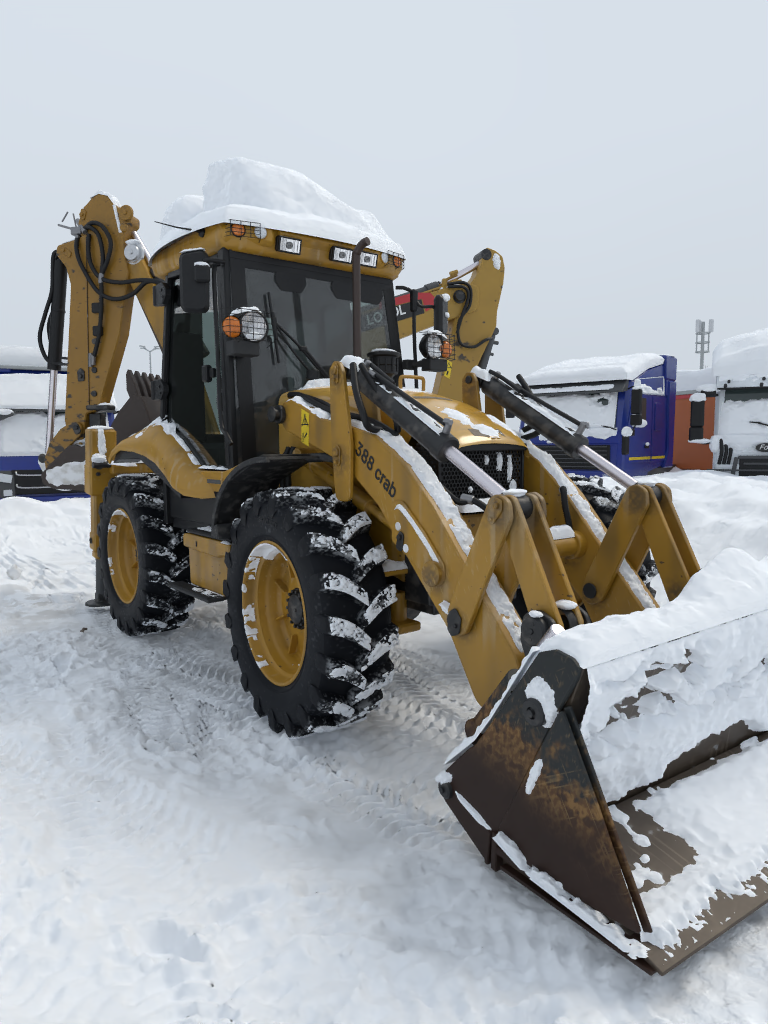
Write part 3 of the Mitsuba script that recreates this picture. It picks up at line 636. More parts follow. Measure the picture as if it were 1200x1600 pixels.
for sd in (-1, 1):
    S = (lambda m: m) if sd < 0 else (lambda m: mir(cat(m)).apply_translation((0, -.08, 0)))
    ak = key_for('loader_arm', BL)
    add('beam', S(cat([prism(ARM, -.60, -.45, .006)])), Y, ak)
    add('side_plate', S(cat([prism(PLATE, -.612, -.60, .003), rod((1.03, -.645, 1.015), (1.03, -.60, 1.015), .058, 28)])), Y, ak)
    for hx_, hz_ in ((.765, 1.205), (.822, 1.105)): add('plate_hole', S(lathe([(0, .003), (.017, .003), (.021, 0)], (hx_, -.612, hz_), (0, -1, 0), 18)), 'm_dirty_snow', ak)
    add('plate_bolt', S(cat([prism(rounded([(.755, 1.10), (.80, 1.08), (.815, 1.17), (.78, 1.19)], .02), -.622, -.611, .003), bolt((.79, -.622, 1.155), (0, -1, 0), .014, .012)])), 'm_steel', ak)
    add('pivot_pin', S(cat(pin(-.345, 1.775, -.66, -.42, .035) + [rod((-.345, -.63, 1.775), (-.345, -.60, 1.775), .055)])), 'm_steel', ak)
    tk = key_for('tower', BL)
    add('plate', S(prism(TOWER, -.636, -.611, .004)), Y, tk)
    add('plate', S(prism(TOWER, -.439, -.414, .004)), Y, tk)
    hw = []
    for x, z in ((.29, 1.965), (.30, 1.54)):
        hw += [prism(rounded([(x - .022, z - .055), (x + .022, z - .055), (x + .03, z + .03), (x, z + .06), (x - .03, z + .03)], .02), -.646, -.636, .003), rod((x, -.66, z + .015), (x, -.40, z + .015), .024), bolt((x, -.646, z - .035), (0, -1, 0), .011, .012)]
    add('bolt_plate', S(cat(hw)), 'm_steel' if sd > 0 else Y, tk)
    # tilt cylinder
    ck = key_for('tilt_cylinder', BL)
    A, Bp = np.array([.29, -.525, 1.985]), np.array([1.425, -.525, 1.335]); d = (Bp - A) / np.linalg.norm(Bp - A); L = np.linalg.norm(Bp - A)
    uu = np.cross(d, [0, 1, 0]); uu = uu if uu[2] > 0 else -uu
    add('barrel', S(cat([rod(A + d * .06, A + d * .83, .060, 32, .006), rod(A + d * .775, A + d * .845, .066, 32, .008), rod(A + [0, -.06, 0], A + [0, .06, 0], .05)])), 'm_steel', ck)
    add('rod', S(rod(A + d * .84, Bp, .031, 28)), 'm_chrome', ck)
    add('rod_eye', S(cat([rod(Bp + [0, -.05, 0], Bp + [0, .05, 0], .052, 28), rod(Bp - d * .075, Bp - d * .03, .042)])), 'm_steel', ck)
    hp = [A + d * .18 + uu * .075, A + d * .45 + uu * .085, A + d * .70 + uu * .10, A + d * .785 + uu * .105]
    add('pipe', S(cat([tube([p + [0, -.02, 0] for p in hp], .0125, 10), tube([A + d * .05 + uu * .08 + [0, .02, 0], A + d * .16 + uu * .085 + [0, .01, 0], A + d * .32 + uu * .08 + [0, .015, 0]], .0125, 10)])), 'm_hose', ck)
    add('fitting', S(cat([rod(A + d * .79 + uu * .05, A + d * .79 + uu * .125 + [0, -.01, 0], .018, 14), rod(A + d * .77 + uu * .11 + [0, -.015, 0], A + d * .81 + uu * .125 + [0, -.015, 0], .017, 6), rod(A + d * .10 + uu * .055, A + d * .10 + uu * .10, .016, 12), rod(A + d * .17 + uu * .07 + [0, -.03, 0], A + d * .22 + uu * .072 + [0, -.03, 0], .014, 8)])), 'm_fitting', ck)
    lk = key_for('lever', BL)
    add('plate', S(prism(LEV1, -.642, -.613, .004)), Y, lk); add('plate', S(prism(LEV1, -.437, -.408, .004)), Y, lk)
    add('pivot_pin', S(cat(pin(1.19, .835, -.645, -.405, .030, .008) + [prism(rounded([(1.150, .79), (1.175, .76), (1.225, .785), (1.235, .85), (1.20, .895), (1.16, .87)], .02), -.652, -.643, .003), bolt((1.205, -.652, .815), (0, -1, 0), .010, .010)])), 'm_steel', lk)
    add('pin_keeper', S(cat([prism(rounded([(1.385, 1.29), (1.41, 1.27), (1.46, 1.33), (1.462, 1.375), (1.425, 1.385), (1.40, 1.35)], .02), -.652, -.643, .003), bolt((1.435, -.652, 1.35), (0, -1, 0), .013, .012), bolt((1.405, -.652, 1.295), (0, -1, 0), .010, .010)])), Y, lk)
    bk = key_for('bucket_link', BL)
    add('plate', S(prism(LEV2, -.600, -.572, .004)), Y, bk); add('plate', S(prism(LEV2, -.478, -.450, .004)), Y, bk)
    # snow lying on the arm and links
    top = np.array([(x, -.525, z) for x, z in TOP])
    sn = [strip_snow(top[[2, 3, 4, 5, 6]] + [0, .012, 0], (0, 1, 0), .118, .024, 31 + sd, .84, .006, (.15, 0, 1), 12, 2.4), strip_snow(top[5:] + [0, .010, 0], (0, 1, 0), .105, .017, 35 + sd, .70, .006, (.6, 0, .8), 12, 2.2), strip_snow(top[:3], (0, 1, 0), .146, .022, 37 + sd, .62, .010, (.2, 0, 1)),
          strip_snow([A + d * .25 + uu * .056, A + d * .81 + uu * .056], (0, 1, 0), .085, .016, 41 + sd, .62, .007, uu),
          strip_snow([(.25, -.525, 2.03), (.40, -.525, 1.97)], (0, 1, 0), .15, .045, 43 + sd, .9, .01),
          patch_snow((1.125, -.612, .87), .02, .05, (.4, 0, 1), (1, 0, -.4), (0, -1, 0), .03, 4, 22), lump((1.42, -.525, 1.395), (.045, .06, .018), 3, 3)]
    pth = np.array([(.735, 1.285), (.79, 1.294), (.95, 1.163), (1.055, 1.052)])
    sn.append(strip_snow([(x, -.612, z) for x, z in smooth_path(np.column_stack([pth, pth[:, 0] * 0]), 6)[:, :2]], (.55, 0, .8), .034, .010, 47 + sd, .95, .006, (0, -1, 0)))
    for x, z in TOP[4:8:1]: pass
    add('arm_snow', S(cat([m for m in sn if m is not None])), 'm_snow', ak, True, kind='stuff')
add('cross_tube', [rod((1.06, -.46, 1.06), (1.06, .38, 1.06), .058, 32), rod((1.06, .31, 1.06), (1.06, .38, 1.06), .075, 32)], Y, BL)
add('cross_tube_snow', strip_snow([(1.05, .0, 1.112), (1.05, .34, 1.112)], (1, 0, 0), .10, .05, 51, .85), 'm_snow', BL, True, kind='stuff')
# lettering and warning label on the right arm
dx = np.array([.235, 0, -.165]); dx /= np.linalg.norm(dx)
arm1 = f'{BL}__loader_arm'
add('lettering', text_on('388 crab', .066, np.array([.400, -.6015, 1.560]), (.815, 0, -.58), (0, -1, 0), .0015, True, -.1), 'm_decal_black', arm1, False)
wl = np.array([(-.115, 1.800), (-.035, 1.770), (-.045, 1.585), (-.120, 1.612)])
add('warning_label', prism(wl, -.6025, -.6005, 0), 'm_decal_yellow', arm1, False)
def tri_outline(c, s, w, y0, y1):
    ms = []; P = [np.array([c[0] + s * math.cos(a), c[1] + s * math.sin(a)]) for a in (math.pi / 2, math.pi * 7 / 6, math.pi * 11 / 6)]
    for i in range(3):
        a, b = P[i], P[(i + 1) % 3]; d = (b - a) / np.linalg.norm(b - a); n = np.array([-d[1], d[0]]) * w
        ms.append(prism([a - d * w, b + d * w, b + d * w + n, a - d * w + n], y0, y1, 0))
    return ms
add('warning_symbol', tri_outline((-.078, 1.725), .038, .006, -.6035, -.6022) + [prism([(-.082, 1.71), (-.070, 1.71), (-.074, 1.745), (-.082, 1.735)], -.6035, -.6022, 0), prism([(-.105, 1.66), (-.095, 1.665), (-.098, 1.61), (-.105, 1.61)], -.6035, -.6022, 0), prism([(-.09, 1.64), (-.06, 1.665), (-.055, 1.655), (-.085, 1.632)], -.6035, -.6022, 0)], 'm_decal_black', arm1, False)
# hoses about the loader
HS = []
HS.append(tube([(.42, -.62, 2.0), (.50, -.66, 1.86), (.56, -.66, 1.74), (.55, -.62, 1.68), (.52, -.52, 1.665)], .017, 10, 8, rib=.12))
HS.append(tube([(.42, -.57, 2.0), (.62, -.56, 1.78), (.64, -.52, 1.72), (.58, -.46, 1.66)], .016, 10, 8, rib=.12))
HS.append(tube([(-.55, -.42, 1.90), (-.40, -.50, 1.90), (-.22, -.53, 1.88), (.05, -.53, 1.79), (.4, -.50, 1.72), (.62, -.50, 1.64)], .015, 10, 8, rib=.12))
HS.append(tube([(-.55, -.38, 1.86), (-.30, -.49, 1.885), (-.05, -.49, 1.83), (.15, -.49, 1.75), (.5, -.47, 1.68)], .015, 10))
HS.append(tube([(.84, -.46, 1.43), (.98, -.43, 1.33), (1.06, -.40, 1.335), (1.12, -.34, 1.27), (1.13, -.30, 1.17), (1.10, -.28, .98), (1.15, -.30, .80), (1.33, -.37, .62), (1.50, -.52, .58)], .016, 10, 10))
HS.append(tube([(.96, .38, 1.34), (1.02, .31, 1.35), (1.04, .30, 1.27), (1.05, .33, 1.12), (1.03, .3, 1.0)], .016, 10, 8, rib=.12))
HS.append(tube([(.48, .56, 2.0), (.62, .52, 1.86), (.66, .50, 1.72), (.60, .47, 1.67)], .016, 10, 8, rib=.12))
HS.append(tube([(.50, .52, 1.94), (.74, .50, 1.75), (.72, .46, 1.66), (.6, .45, 1.62)], .016, 10, 8, rib=.12))
HS.append(tube([(1.48, -.50, .58), (1.60, -.66, .62), (1.66, -.74, .70), (1.72, -.78, .78)], .019, 10))
HS.append(tube([(-.5, -.46, 1.58), (-.52, -.50, 1.45), (-.50, -.5, 1.2)], .02, 10)); HS.append(tube([(-.44, -.46, 1.58), (-.45, -.50, 1.45), (-.44, -.5, 1.2)], .02, 10))
for h in HS: add('hose', h, 'm_hose', BL, 40)
for m in [rod((1.0, -.42, 1.345), (1.06, -.40, 1.335), .022, 8), rod((1.005, .32, 1.35), (.96, .38, 1.345), .020, 8), rod((1.50, -.60, .60), (1.57, -.68, .58), .024, 10), rod((1.57, -.68, .58), (1.60, -.70, .50), .022, 8)]: add('hose_fitting', m, 'm_fitting', BL)

# ---- four-in-one bucket (set a little askew on the arms, its left end higher)
_yb = np.array([math.cos(math.radians(83.4)), math.sin(math.radians(83.4)), .06]); _yb /= np.linalg.norm(_yb)
_xb = np.cross(_yb, [0, 0, 1]); _xb /= np.linalg.norm(_xb)
FB = Frame(np.stack([_xb, _yb, np.cross(_xb, _yb)], 1), (1.9, -.95, .5))
BW = 1.95
bu = key_for('bucket', BL)
BODY = rounded([(.045, .440), (.115, .466), (.185, .455), (.214, .432), (.200, .392), (.131, .283), (-.181, -.278), (-.205, -.40), (-.251, -.452), (-.50, -.325), (-.553, -.285), (-.535, -.215), (-.49, -.175), (-.345, -.035), (-.30, .0), (-.212, .109)],
               [.02, .02, .02, .015, .01, .01, .02, .02, .03, .04, .04, .03, .02, .06, .06, .0])
JAW = rounded([(.128, .262), (.150, .288), (.289, .019), (.432, -.285), (.20, -.315), (-.10, -.325), (-.178, -.268)], [.01, .01, .0, .012, .0, .03, .03])
WALL = [(.214, .438), (.06, .432), (-.2, .12), (-.32, -.04), (-.36, -.16), (-.20, -.40), (-.03, -.40), (-.005, -.215), (.012, -.10), (.05, .04), (.11, .20), (.165, .33), (.205, .42)]
FLOOR = [(.005, -.232), (.10, -.262), (.478, -.366), (.484, -.374), (.478, -.384), (-.17, -.425), (-.215, -.40), (-.05, -.30)]
add('shell', FB(prism(WALL, .012, BW - .012, .004)), 'm_floor', bu)
add('lip_edge', FB(cat([bar((.207, .015, .432), (.207, BW - .015, .432), .022, .016)])), 'm_steel', bu)
add('floor_plate', FB(prism(FLOOR, .0, BW, .003)), 'm_floor', bu)
add('cutting_edge', FB(prism([(.40, -.3405), (.492, -.366), (.495, -.374), (.488, -.380), (.40, -.360)], -.012, BW + .012, .003)), 'm_floor', bu)
for y0, y1 in ((-.016, .004), (BW - .004, BW + .016)):
    add('side_plate', FB(prism(BODY, y0, y1, .004)), 'm_rust', bu)
    add('jaw_plate', FB(prism(JAW, y0 - (.012 if y0 < 0 else -.0), y1 - .016 if y0 < 0 else y1 + .012, .004)), 'm_rust', bu)
add('jaw_rim', FB(cat([bar((.145, .004, .290), (.436, .004, -.285), .03, .012, (0, 1, 0)), bar((-.19, -.01, -.29), (-.205, -.01, -.44), .03, .045, (0, 1, 0)), bar((-.225, -.02, -.30), (-.25, -.02, -.44), .02, .02, (0, 1, 0)),
                       bar((-.19, .02, -.352), (.40, .02, -.352), .10, .03, (0, 0, 1)), bar((-.17, .0, -.41), (.47, .0, -.378), .06, .014, (0, 0, 1))])), 'm_rust', bu)
add('pivot_boss', FB(cat([lathe([(0, .024), (.018, .024), (.020, .034), (.040, .034), (.046, .026), (.046, 0)], (.040, -.016, .246), (0, -1, 0), 28), bolt((.040, -.05, .246), (0, -1, 0), .014, .008)])), 'm_steel', bu)
add('pivot_boss', FB(cat([lathe([(0, .02), (.030, .02), (.038, .014), (.040, 0)], (-.492, -.016, -.255), (0, -1, 0), 24), bolt((-.492, -.036, -.255), (0, -1, 0), .012, .010)])), 'm_steel', bu)
add('clam_cylinder', FB(cat([rod((-.40, .10, -.01), (-.175, .10, .255), .050, 28), rod((-.40, .05, -.01), (-.40, .15, -.01), .05)])), 'm_rust', bu)
add('clam_rod', FB(rod((-.18, .10, .25), (.02, .10, .485), .027)), 'm_chrome', bu)
EAR = rounded([(1.55, .83), (1.565, .94), (1.64, .965), (1.71, .93), (1.765, .80), (1.80, .70), (1.62, .66)], [.02, .06, .06, .06, .02, .0, .0])
for sd in (-1, 1):
    dxl, dzl = (0, 0) if sd < 0 else (.14, .07)
    ears = [prism(EAR + [dxl, dzl], y0, y0 + .022, .003) for y0 in (sd * .525 - .110, sd * .525 + .088)]
    add('ear', ears, 'm_steel', bu)
    add('ear_pin', [rod((1.635 + dxl, sd * .525 - .125, .885 + dzl), (1.635 + dxl, sd * .525 + .125, .885 + dzl), .034), lathe([(0, .035), (.052, .033), (.060, .022), (.060, 0)], (1.635 + dxl, sd * .525 - .110, .885 + dzl), (0, -1, 0), 28),
                    lathe([(.07, -.03), (.075, -.02), (.075, .02), (.07, .03)], (1.635 + dxl, sd * .525 + .03, .885 + dzl), (0, 1, 0), 28),
                    bolt((1.635 + dxl, sd * .525 - .14, .885 + dzl), (0, -1, 0), .012, .010), bolt((1.64 + dxl, sd * .525 - .138, .915 + dzl), (0, -1, 0), .009, .008), bolt((1.63 + dxl, sd * .525 - .138, .853 + dzl), (0, -1, 0), .009, .008)], 'm_steel', bu)
def bucket_snow():
    # wind-packed snow on the inside of the back wall, with cracks where the steel shows
    inner = np.array([(.215, .436), (.200, .405), (.165, .33), (.11, .20), (.05, .04), (.012, -.10), (-.004, -.205)])
    L = np.r_[0, np.cumsum(np.linalg.norm(np.diff(inner, axis=0), axis=1))]; s = np.linspace(0, 1, 96)
    c = np.stack([np.interp(s * L[-1], L, inner[:, k]) for k in (0, 1)], 1); c += 0; tn = np.gradient(c, axis=0); tn /= np.linalg.norm(tn, axis=1, keepdims=True)
    yv = np.linspace(.012, BW - .012, 190)
    P = np.stack(np.broadcast_arrays(c[:, None, 0], yv[None], c[:, None, 1]), -1)
    N = np.stack(np.broadcast_arrays(-tn[:, None, 1], 0 * yv[None], tn[:, None, 0]), -1); N = np.where(N[..., :1] < 0, -N, N)
    Q = P.copy(); w = nz(P + 3, 3.0, 1); Q[..., 0] += .25 * w; Q[..., 1] = P[..., 1] * .62 - P[..., 2] * .55 + .3 * w; Q[..., 2] = P[..., 2] * 1.1 + .3 * P[..., 1]
    ridge = np.abs(.72 * nz(Q, 3.6, 3) + .28 * nz(Q, 13, 33) - .5) * 2
    low = s[:, None] + .16 * (nz(P, 7, 4) - .5) + .05 * (nz(P, 30, 5) - .5)
    edge = np.clip((1.06 - .17 * np.exp(-((yv - .95) / .30) ** 4)[None] - .05 * np.exp(-((yv - .45) / .2) ** 2)[None] - low - .05 * (nz(P * [1, 1.6, .5], 34, 31, 2) - .5)) * 14, -1, 1)
    body = .030 + .055 * nz(P, 4.5, 6) * np.sin(np.clip(s, .05, 1) * 3.1)[:, None] + .040 * (nz(P, 11, 7) - .5) + .022 * (nz(P * [1, 1.5, .5], 30, 17) - .5) + .010 * (nz(P, 75, 27, 2) - .5)
    crack = np.clip((ridge - .060) * 18, -1.2, 1) ; band = np.exp(-((s - .30) / .22) ** 2)[:, None] * np.clip((yv - .02) * 9, 0, 1)[None]
    sp = 1 - (1 - crack) * sst(.42, .54, nz(P, 2.8, 9))
    fac = 1 - band * (1 - sp)
    amt = np.minimum(edge, np.minimum(fac * 1.3 - .25, 1)) * body
    amt = np.where(amt > 0, amt * np.clip(s / .07, .02, 1)[:, None] ** .7, amt)
    out = [FB(sheet(P, N, np.clip(amt, -.006, None)))]
    # floor of the bucket
    fl = np.array([(.004, -.233), (.10, -.263), (.478, -.3665)]); s = np.linspace(0, 1, 80); c = np.stack([np.interp(s, [0, .20, 1], fl[:, k]) for k in (0, 1)], 1)
    P = np.stack(np.broadcast_arrays(c[:, None, 0], yv[None], c[:, None, 1]), -1); S, Yv = np.broadcast_arrays(s[:, None], yv[None])
    n = .6 * nz(P, 9, 11) + .4 * nz(P, 34, 12)
    bare = np.minimum((.62 - S + .35 * (n - .5)) * 6, (.40 - Yv + .14 * S + .20 * (n - .5)) * 9)
    bare = np.maximum(bare, (.050 - S + .12 * (nz(P, 22, 13) - .5)) * 14)
    bare = np.maximum(bare, (S - .86 + .26 * (nz(P * [1, .6, 1], 7, 14) - .5) + .22 * (nz(P * [.4, 1, .4], 60, 15) - .5) - .10 * np.exp(-(Yv - .12) ** 2 / .01)) * 12)
    bits = (nz(P, 12, 16) - .60) * 14
    body = .018 + .030 * nz(P, 5, 17) + .012 * (nz(P, 26, 18) - .5) + .03 * np.exp(-Yv / .05) * (S > .5)
    amt = np.where(bare > 0, np.clip(np.minimum(bits, 1), -1, 1) * .010, np.clip(-bare, 0, 1) * body) ; amt = np.where((bare > 0) & (S > .8), np.clip((nz(P * [.6, 1.4, 1], 26, 19, 4) - .50) * .12, -.005, .006), amt)
    out.append(FB(sheet(P, (.25, 0, .97), np.clip(amt, -.006, None))))
    return out
bsn = bucket_snow()
# cap along the top lip and the heap over the left ears
def lip_cap():
    yv = np.linspace(-.005, BW, 200); t = np.linspace(-1, 1, 44); Yv, Tt = np.meshgrid(yv, t, indexing='ij')
    cx = np.interp(t, [-1, -.6, -.1, .6, 1], [-.10, .0, .055, .15, .222]); cz = np.interp(t, [-1, -.6, -.1, .6, 1], [.26, .385, .436, .446, .436])
    P = np.stack([cx[None] + 0 * Yv, Yv, cz[None] + 0 * Yv], -1)
    e = np.clip((1 - np.abs(Tt)) * 3.5, 0, 1) ** .5
    h = (.028 + .040 * nz(P, 4, 21) + .030 * (nz(P, 13, 22) - .5) + .012 * (nz(P, 45, 24, 2) - .5)) * (1 + .35 * np.exp(-((Yv - .30) / .16) ** 2))
    for c, w, a in ((.90, .20, .085), (1.10, .25, .07), (1.55, .3, .08)): h = h + a * np.exp(-((Yv - c) / w) ** 4) * np.exp(-((Tt + .20) / .75) ** 2)
    h *= np.clip((Yv + .005) / .05, 0, 1) ** .6
    return FB(sheet(P, (0, 0, 1), h * e - .003 * (1 - e)))
bsn.append(lip_cap())
bsn.append(FB(patch_snow((.055, -.0165, .285), .062, .075, (1, 0, .3), (-.3, 0, 1), (0, -1, 0), .018, 61, 40)))
bsn.append(FB(patch_snow((.02, -.0225, .015), .020, .085, (1, 0, -.5), (.5, 0, 1), (0, -1, 0), .014, 63, 36)))
bsn.append(FB(patch_snow((-.50, -.0165, -.215), .055, .024, (1, 0, .5), (-.5, 0, 1), (0, -1, 0), .020, 64, 30)))
bsn.append(FB(patch_snow((-.33, -.0165, -.272), .10, .014, (1, 0, -.28), (.28, 0, 1), (0, -1, 0), .012, 66, 36)))
bsn.append(FB(strip_snow([(-.505, .03, -.16), (-.345, .03, -.02), (-.30, .03, .02), (-.20, .03, .14), (.02, .03, .44)], (0, 1, 0), .10, .026, 67, .84, .007, (-.5, 0, .8), 10, 1.6)))
bsn.append(FB(strip_snow([(-.175, -.022, -.285), (.0, -.024, -.333), (.20, -.024, -.335), (.445, -.02, -.345)], (0, 1, 0), .070, .046, 68, .66, .006, (0, -.5, .85), 12, 2.6)))
bsn += [lump((1.645, -.655, .952), (.030, .022, .012), 5, 3), lump((1.66, -.50, .968), (.045, .035, .016), 6, 3), strip_snow([(1.57, -.53, .83), (1.74, -.53, .72)], (0, 1, 0), .17, .05, 70, .9)]
add('snow', [m for m in bsn if m is not None], 'm_snow', bu, True, kind='stuff', label='packed white snow lining the bucket and lying along its top lip')

# ---- cab
cb = key_for('cab', BL)
def post(p0, p1, w, d): return bar(p0, p1, w, d, (1, 0, 0), .008)
XA0, XA1 = -.665, -.800                                              # windscreen foot and head
AP = lambda z, sd, dx=0: np.array([np.interp(z, [1.42, 2.82], [XA0, XA1]) + dx, sd * np.interp(z, [1.42, 2.82], [.735, .700 if sd < 0 else .575]), z])
frm = []
for sd in (-1, 1):
    frm += [post(AP(1.05, sd, -.03), AP(2.82, sd, -.03), .075, .085), post((-1.885, sd * .735, 1.74), (-1.735, sd * (.70 if sd < 0 else .58), 2.86), .05, .06),
            bar(AP(2.80, sd, -.03), (-1.735, sd * (.70 if sd < 0 else .58), 2.855), .05, .07), bar((-1.885, sd * .735, 1.76), (-1.50, sd * .737, 1.625), .035, .05), bar((-1.50, sd * .737, 1.63), (-1.16, sd * .738, 1.445), .035, .05),
            bar((-1.18, sd * .738, 1.44), AP(1.43, sd, -.04), .035, .05)]
frm += [bar(AP(2.80, -1), AP(2.80, 1), .05, .09), bar((XA0 + .01, -.73, 1.20), (XA0 + .01, .73, 1.20), .05, .10), bar((-1.735, -.68, 2.84), (-1.735, .57, 2.84), .05, .08), bar((-1.885, -.70, 1.62), (-1.885, .70, 1.62), .05, .10), bar((-1.89, -.72, 1.0), (-1.89, -.72, 1.75), .06, .06, (1, 0, 0)), bar((-1.89, .72, 1.0), (-1.89, .72, 1.75), .06, .06, (1, 0, 0))]
add('frame', frm, 'm_plastic', cb)
ws = [AP(1.24, -1, .015), AP(1.24, 1, .015), AP(2.78, 1, .015), AP(2.78, -1, .015)]
add('windscreen', tm(ws, [[0, 1, 2], [0, 2, 3]]), 'm_dusty_glass', cb, False)
bl = []                                                             # black printed border of the screen
W0 = lambda y, z: AP(z, 1)[0] + .019
def wsq(pts): return tm([(W0(y, z), y, z) for y, z in pts], [[0, 1, 2], [0, 2, 3]])
bl += [wsq([(-.70, 1.24), (-.60, 1.24), (-.60, 2.78), (-.70, 2.78)]), wsq([(.66, 1.24), (.735, 1.24), (.575, 2.78), (.505, 2.78)]), wsq([(-.62, 2.71), (.57, 2.71), (.57, 2.79), (-.62, 2.79)])]
for cx in (-.27, .17, .38): bl.append(tm([(W0(0, 2.6) + .004 * 0 - .0035 + (2.6 - z) * .0, cx + dx_, z) for dx_, z in rounded([(-.11, 2.72), (-.12, 2.66), (-.08, 2.60), (.08, 2.60), (.12, 2.66), (.11, 2.72)], .03)], manifold3d.triangulate([rounded([(-.11, 2.72), (-.12, 2.66), (-.08, 2.60), (.08, 2.60), (.12, 2.66), (.11, 2.72)], .03)])))
add('screen_border', bl, 'm_plastic', cb, False)
DOOR = [(-1.855, 1.775), (-1.50, 1.650), (-1.16, 1.462), (-.70, 1.455), (-.825, 2.775), (-1.715, 2.83)]
def side_glass(sd, pts, d=0.0):
    v = [(x, sd * (np.interp(z, [1.42, 2.82], [.742, .707 if sd < 0 else .582]) + d), z) for x, z in pts]
    return tm(v, manifold3d.triangulate([np.asarray(pts) if area2(pts) > 0 else np.asarray(pts)[::-1]]) if area2(pts) > 0 else len(pts) - 1 - np.asarray(manifold3d.triangulate([np.asarray(pts)[::-1]])))
for sd in (-1, 1):
    if sd < 0: add('door_glass', side_glass(sd, DOOR), 'm_glass', cb, False)
    else:
        add('side_window', side_glass(sd, [(-1.30, 1.54), (-1.16, 1.462), (-.70, 1.455), (-.825, 2.775), (-1.30, 2.803)]), 'm_glass', cb, False)
        add('side_window', side_glass(sd, [(-1.855, 1.775), (-1.50, 1.650), (-1.31, 1.545), (-1.31, 2.803), (-1.715, 2.83)]), 'm_glass_dark', cb, False)
add('rear_window', tm([(-1.88, -.70, 1.70), (-1.88, .19, 1.70), (-1.745, .19, 2.80), (-1.745, -.67, 2.80)], [[0, 1, 2], [0, 2, 3]]), 'm_glass', cb, False)
add('rear_window', tm([(-1.88, .20, 1.70), (-1.88, .70, 1.70), (-1.745, .57, 2.80), (-1.745, .20, 2.80)], [[0, 1, 2], [0, 2, 3]]), 'm_glass_dark', cb, False)
add('rear_trim', [bar((-1.86, .195, 1.70), (-1.73, .195, 2.80), .05, .05, (1, 0, 0)), box((-1.82, -.58, 2.2), (.06, .28, 1.15), .02), box((-1.76, -.05, 2.70), (.05, 1.2, .16), .02), box((-1.84, .1, 1.60), (.05, 1.1, .16), .02)], 'm_seat', cb)
# lower body panels of the cab
add('body', [box((-1.27, 0, 1.02), (1.2, 1.40, .10)), box((-1.27, .70, 1.24), (1.2, .04, .42)), prism([(-1.87, 1.05), (-1.87, 1.72), (-1.5, 1.61), (-1.15, 1.42), (-.70, 1.42), (-.70, 1.05)], -.722, -.700), box((-1.87, 0, 1.33), (.04, 1.4, .6))], 'm_plastic', cb)
dk = key_for('door', cb)
add('door', [bar(AP(1.47, -1, -.075) + [0, -.022, 0], AP(2.77, -1, -.075) + [0, -.022, 0], .03, .05, (1, 0, 0)), bar((-1.70, -.725, 2.815), AP(2.765, -1, -.08) + [0, -.02, 0], .028, .045), bar((-1.86, -.757, 1.78), (-1.725, -.725, 2.82), .028, .045, (1, 0, 0)),
              prism(rounded([(-.93, 1.90), (-.90, 2.02), (-.83, 2.05), (-.75, 1.98), (-.70, 1.48), (-.80, 1.48), (-.86, 1.72)], .05), -.735, -.71, .006)], 'm_plastic', cb)
add('door_pocket', [lathe([(.085, 0), (.075, .012), (.06, 0)], (-.845, -.738, 1.87), (0, -1, 0), 28)], 'm_trim', cb)
for z, x in ((2.69, -1.745), (2.01, -1.855)):
    add('hinge', [prism(rounded([(x - .10, z - .075), (x - .10, z + .075), (x + .03, z + .075), (x + .10, z + .02), (x + .10, z - .02), (x + .03, z - .08)], .02), -.785, -.735, .006), rod((x - .11, -.77, z - .07), (x - .11, -.77, z + .07), .025), bolt((x + .03, -.785, z + .02), (0, -1, 0), .012, .006), bolt((x + .05, -.785, z - .03), (0, -1, 0), .010, .006)], 'm_plastic', cb)
add('door_handle', [box((-1.02, -.765, 2.06), (.07, .05, .11), .012), box((-.95, -.755, 2.06), (.05, .03, .06), .01)], 'm_plastic', cb)
add('grab_rail', tube([AP(2.72, -1, -.03) + [0, -.05, 0], AP(2.66, -1, -.03) + [0, -.085, 0], AP(2.2, -1, -.03) + [0, -.085, 0], AP(1.75, -1, -.03) + [0, -.085, 0], AP(1.66, -1, .05) + [0, -.09, 0], AP(1.60, -1, .10) + [0, -.085, 0]], .014, 10), 'm_plastic', cb)
# interior
add('seat', [box((-1.45, -.02, 1.52), (.50, .50, .16), .05), box((-1.68, -.02, 1.92), (.15, .48, .72), .06, rotm((0, 1, 0), -8)), box((-1.73, -.02, 2.36), (.10, .26, .20), .04, rotm((0, 1, 0), -8)), box((-1.45, -.02, 1.26), (.3, .35, .4), .02), box((-1.45, -.33, 1.72), (.38, .07, .07), .02), box((-1.45, .29, 1.72), (.38, .07, .07), .02)], 'm_seat', cb)
add('console', [box((-1.42, -.52, 1.36), (.6, .22, .50), .04), box((-.80, 0, 1.50), (.18, .42, .72), .06), box((-1.0, .54, 1.40), (.5, .20, .55), .05), box((-.76, 0, 1.86), (.10, .36, .10), .03)], 'm_seat', cb)
sw = Frame(rotm((0, 1, 0), -38), (-1.06, -.02, 1.86))
add('steering_wheel', [sw(lathe([(.175 + .014 * math.cos(a), .014 * math.sin(a)) for a in np.linspace(0, 2 * math.pi, 11)], (0, 0, 0), (0, 0, 1), 36)), sw(box((0, 0, -.01), (.33, .03, .012))), sw(box((0, .0, -.01), (.03, .33, .012))), rod(sw.p(0, 0, 0), (-.84, -.02, 1.5), .035)], 'm_seat', cb)
add('headliner', [box((-1.28, -.05, 2.79), (.85, 1.15, .05)), prism(rounded([(-1.6, 2.79), (-.86, 2.79), (-.90, 2.70), (-1.5, 2.66)], .05), -.6, .5)], 'm_trim', cb)
add('handle_bar', tube([(-.90, -.29, 1.75), (-.90, -.27, 2.1), (-.885, -.265, 2.38), (-.86, -.235, 2.44)], [.028, .030, .032, .020], 10), 'm_seat', cb)
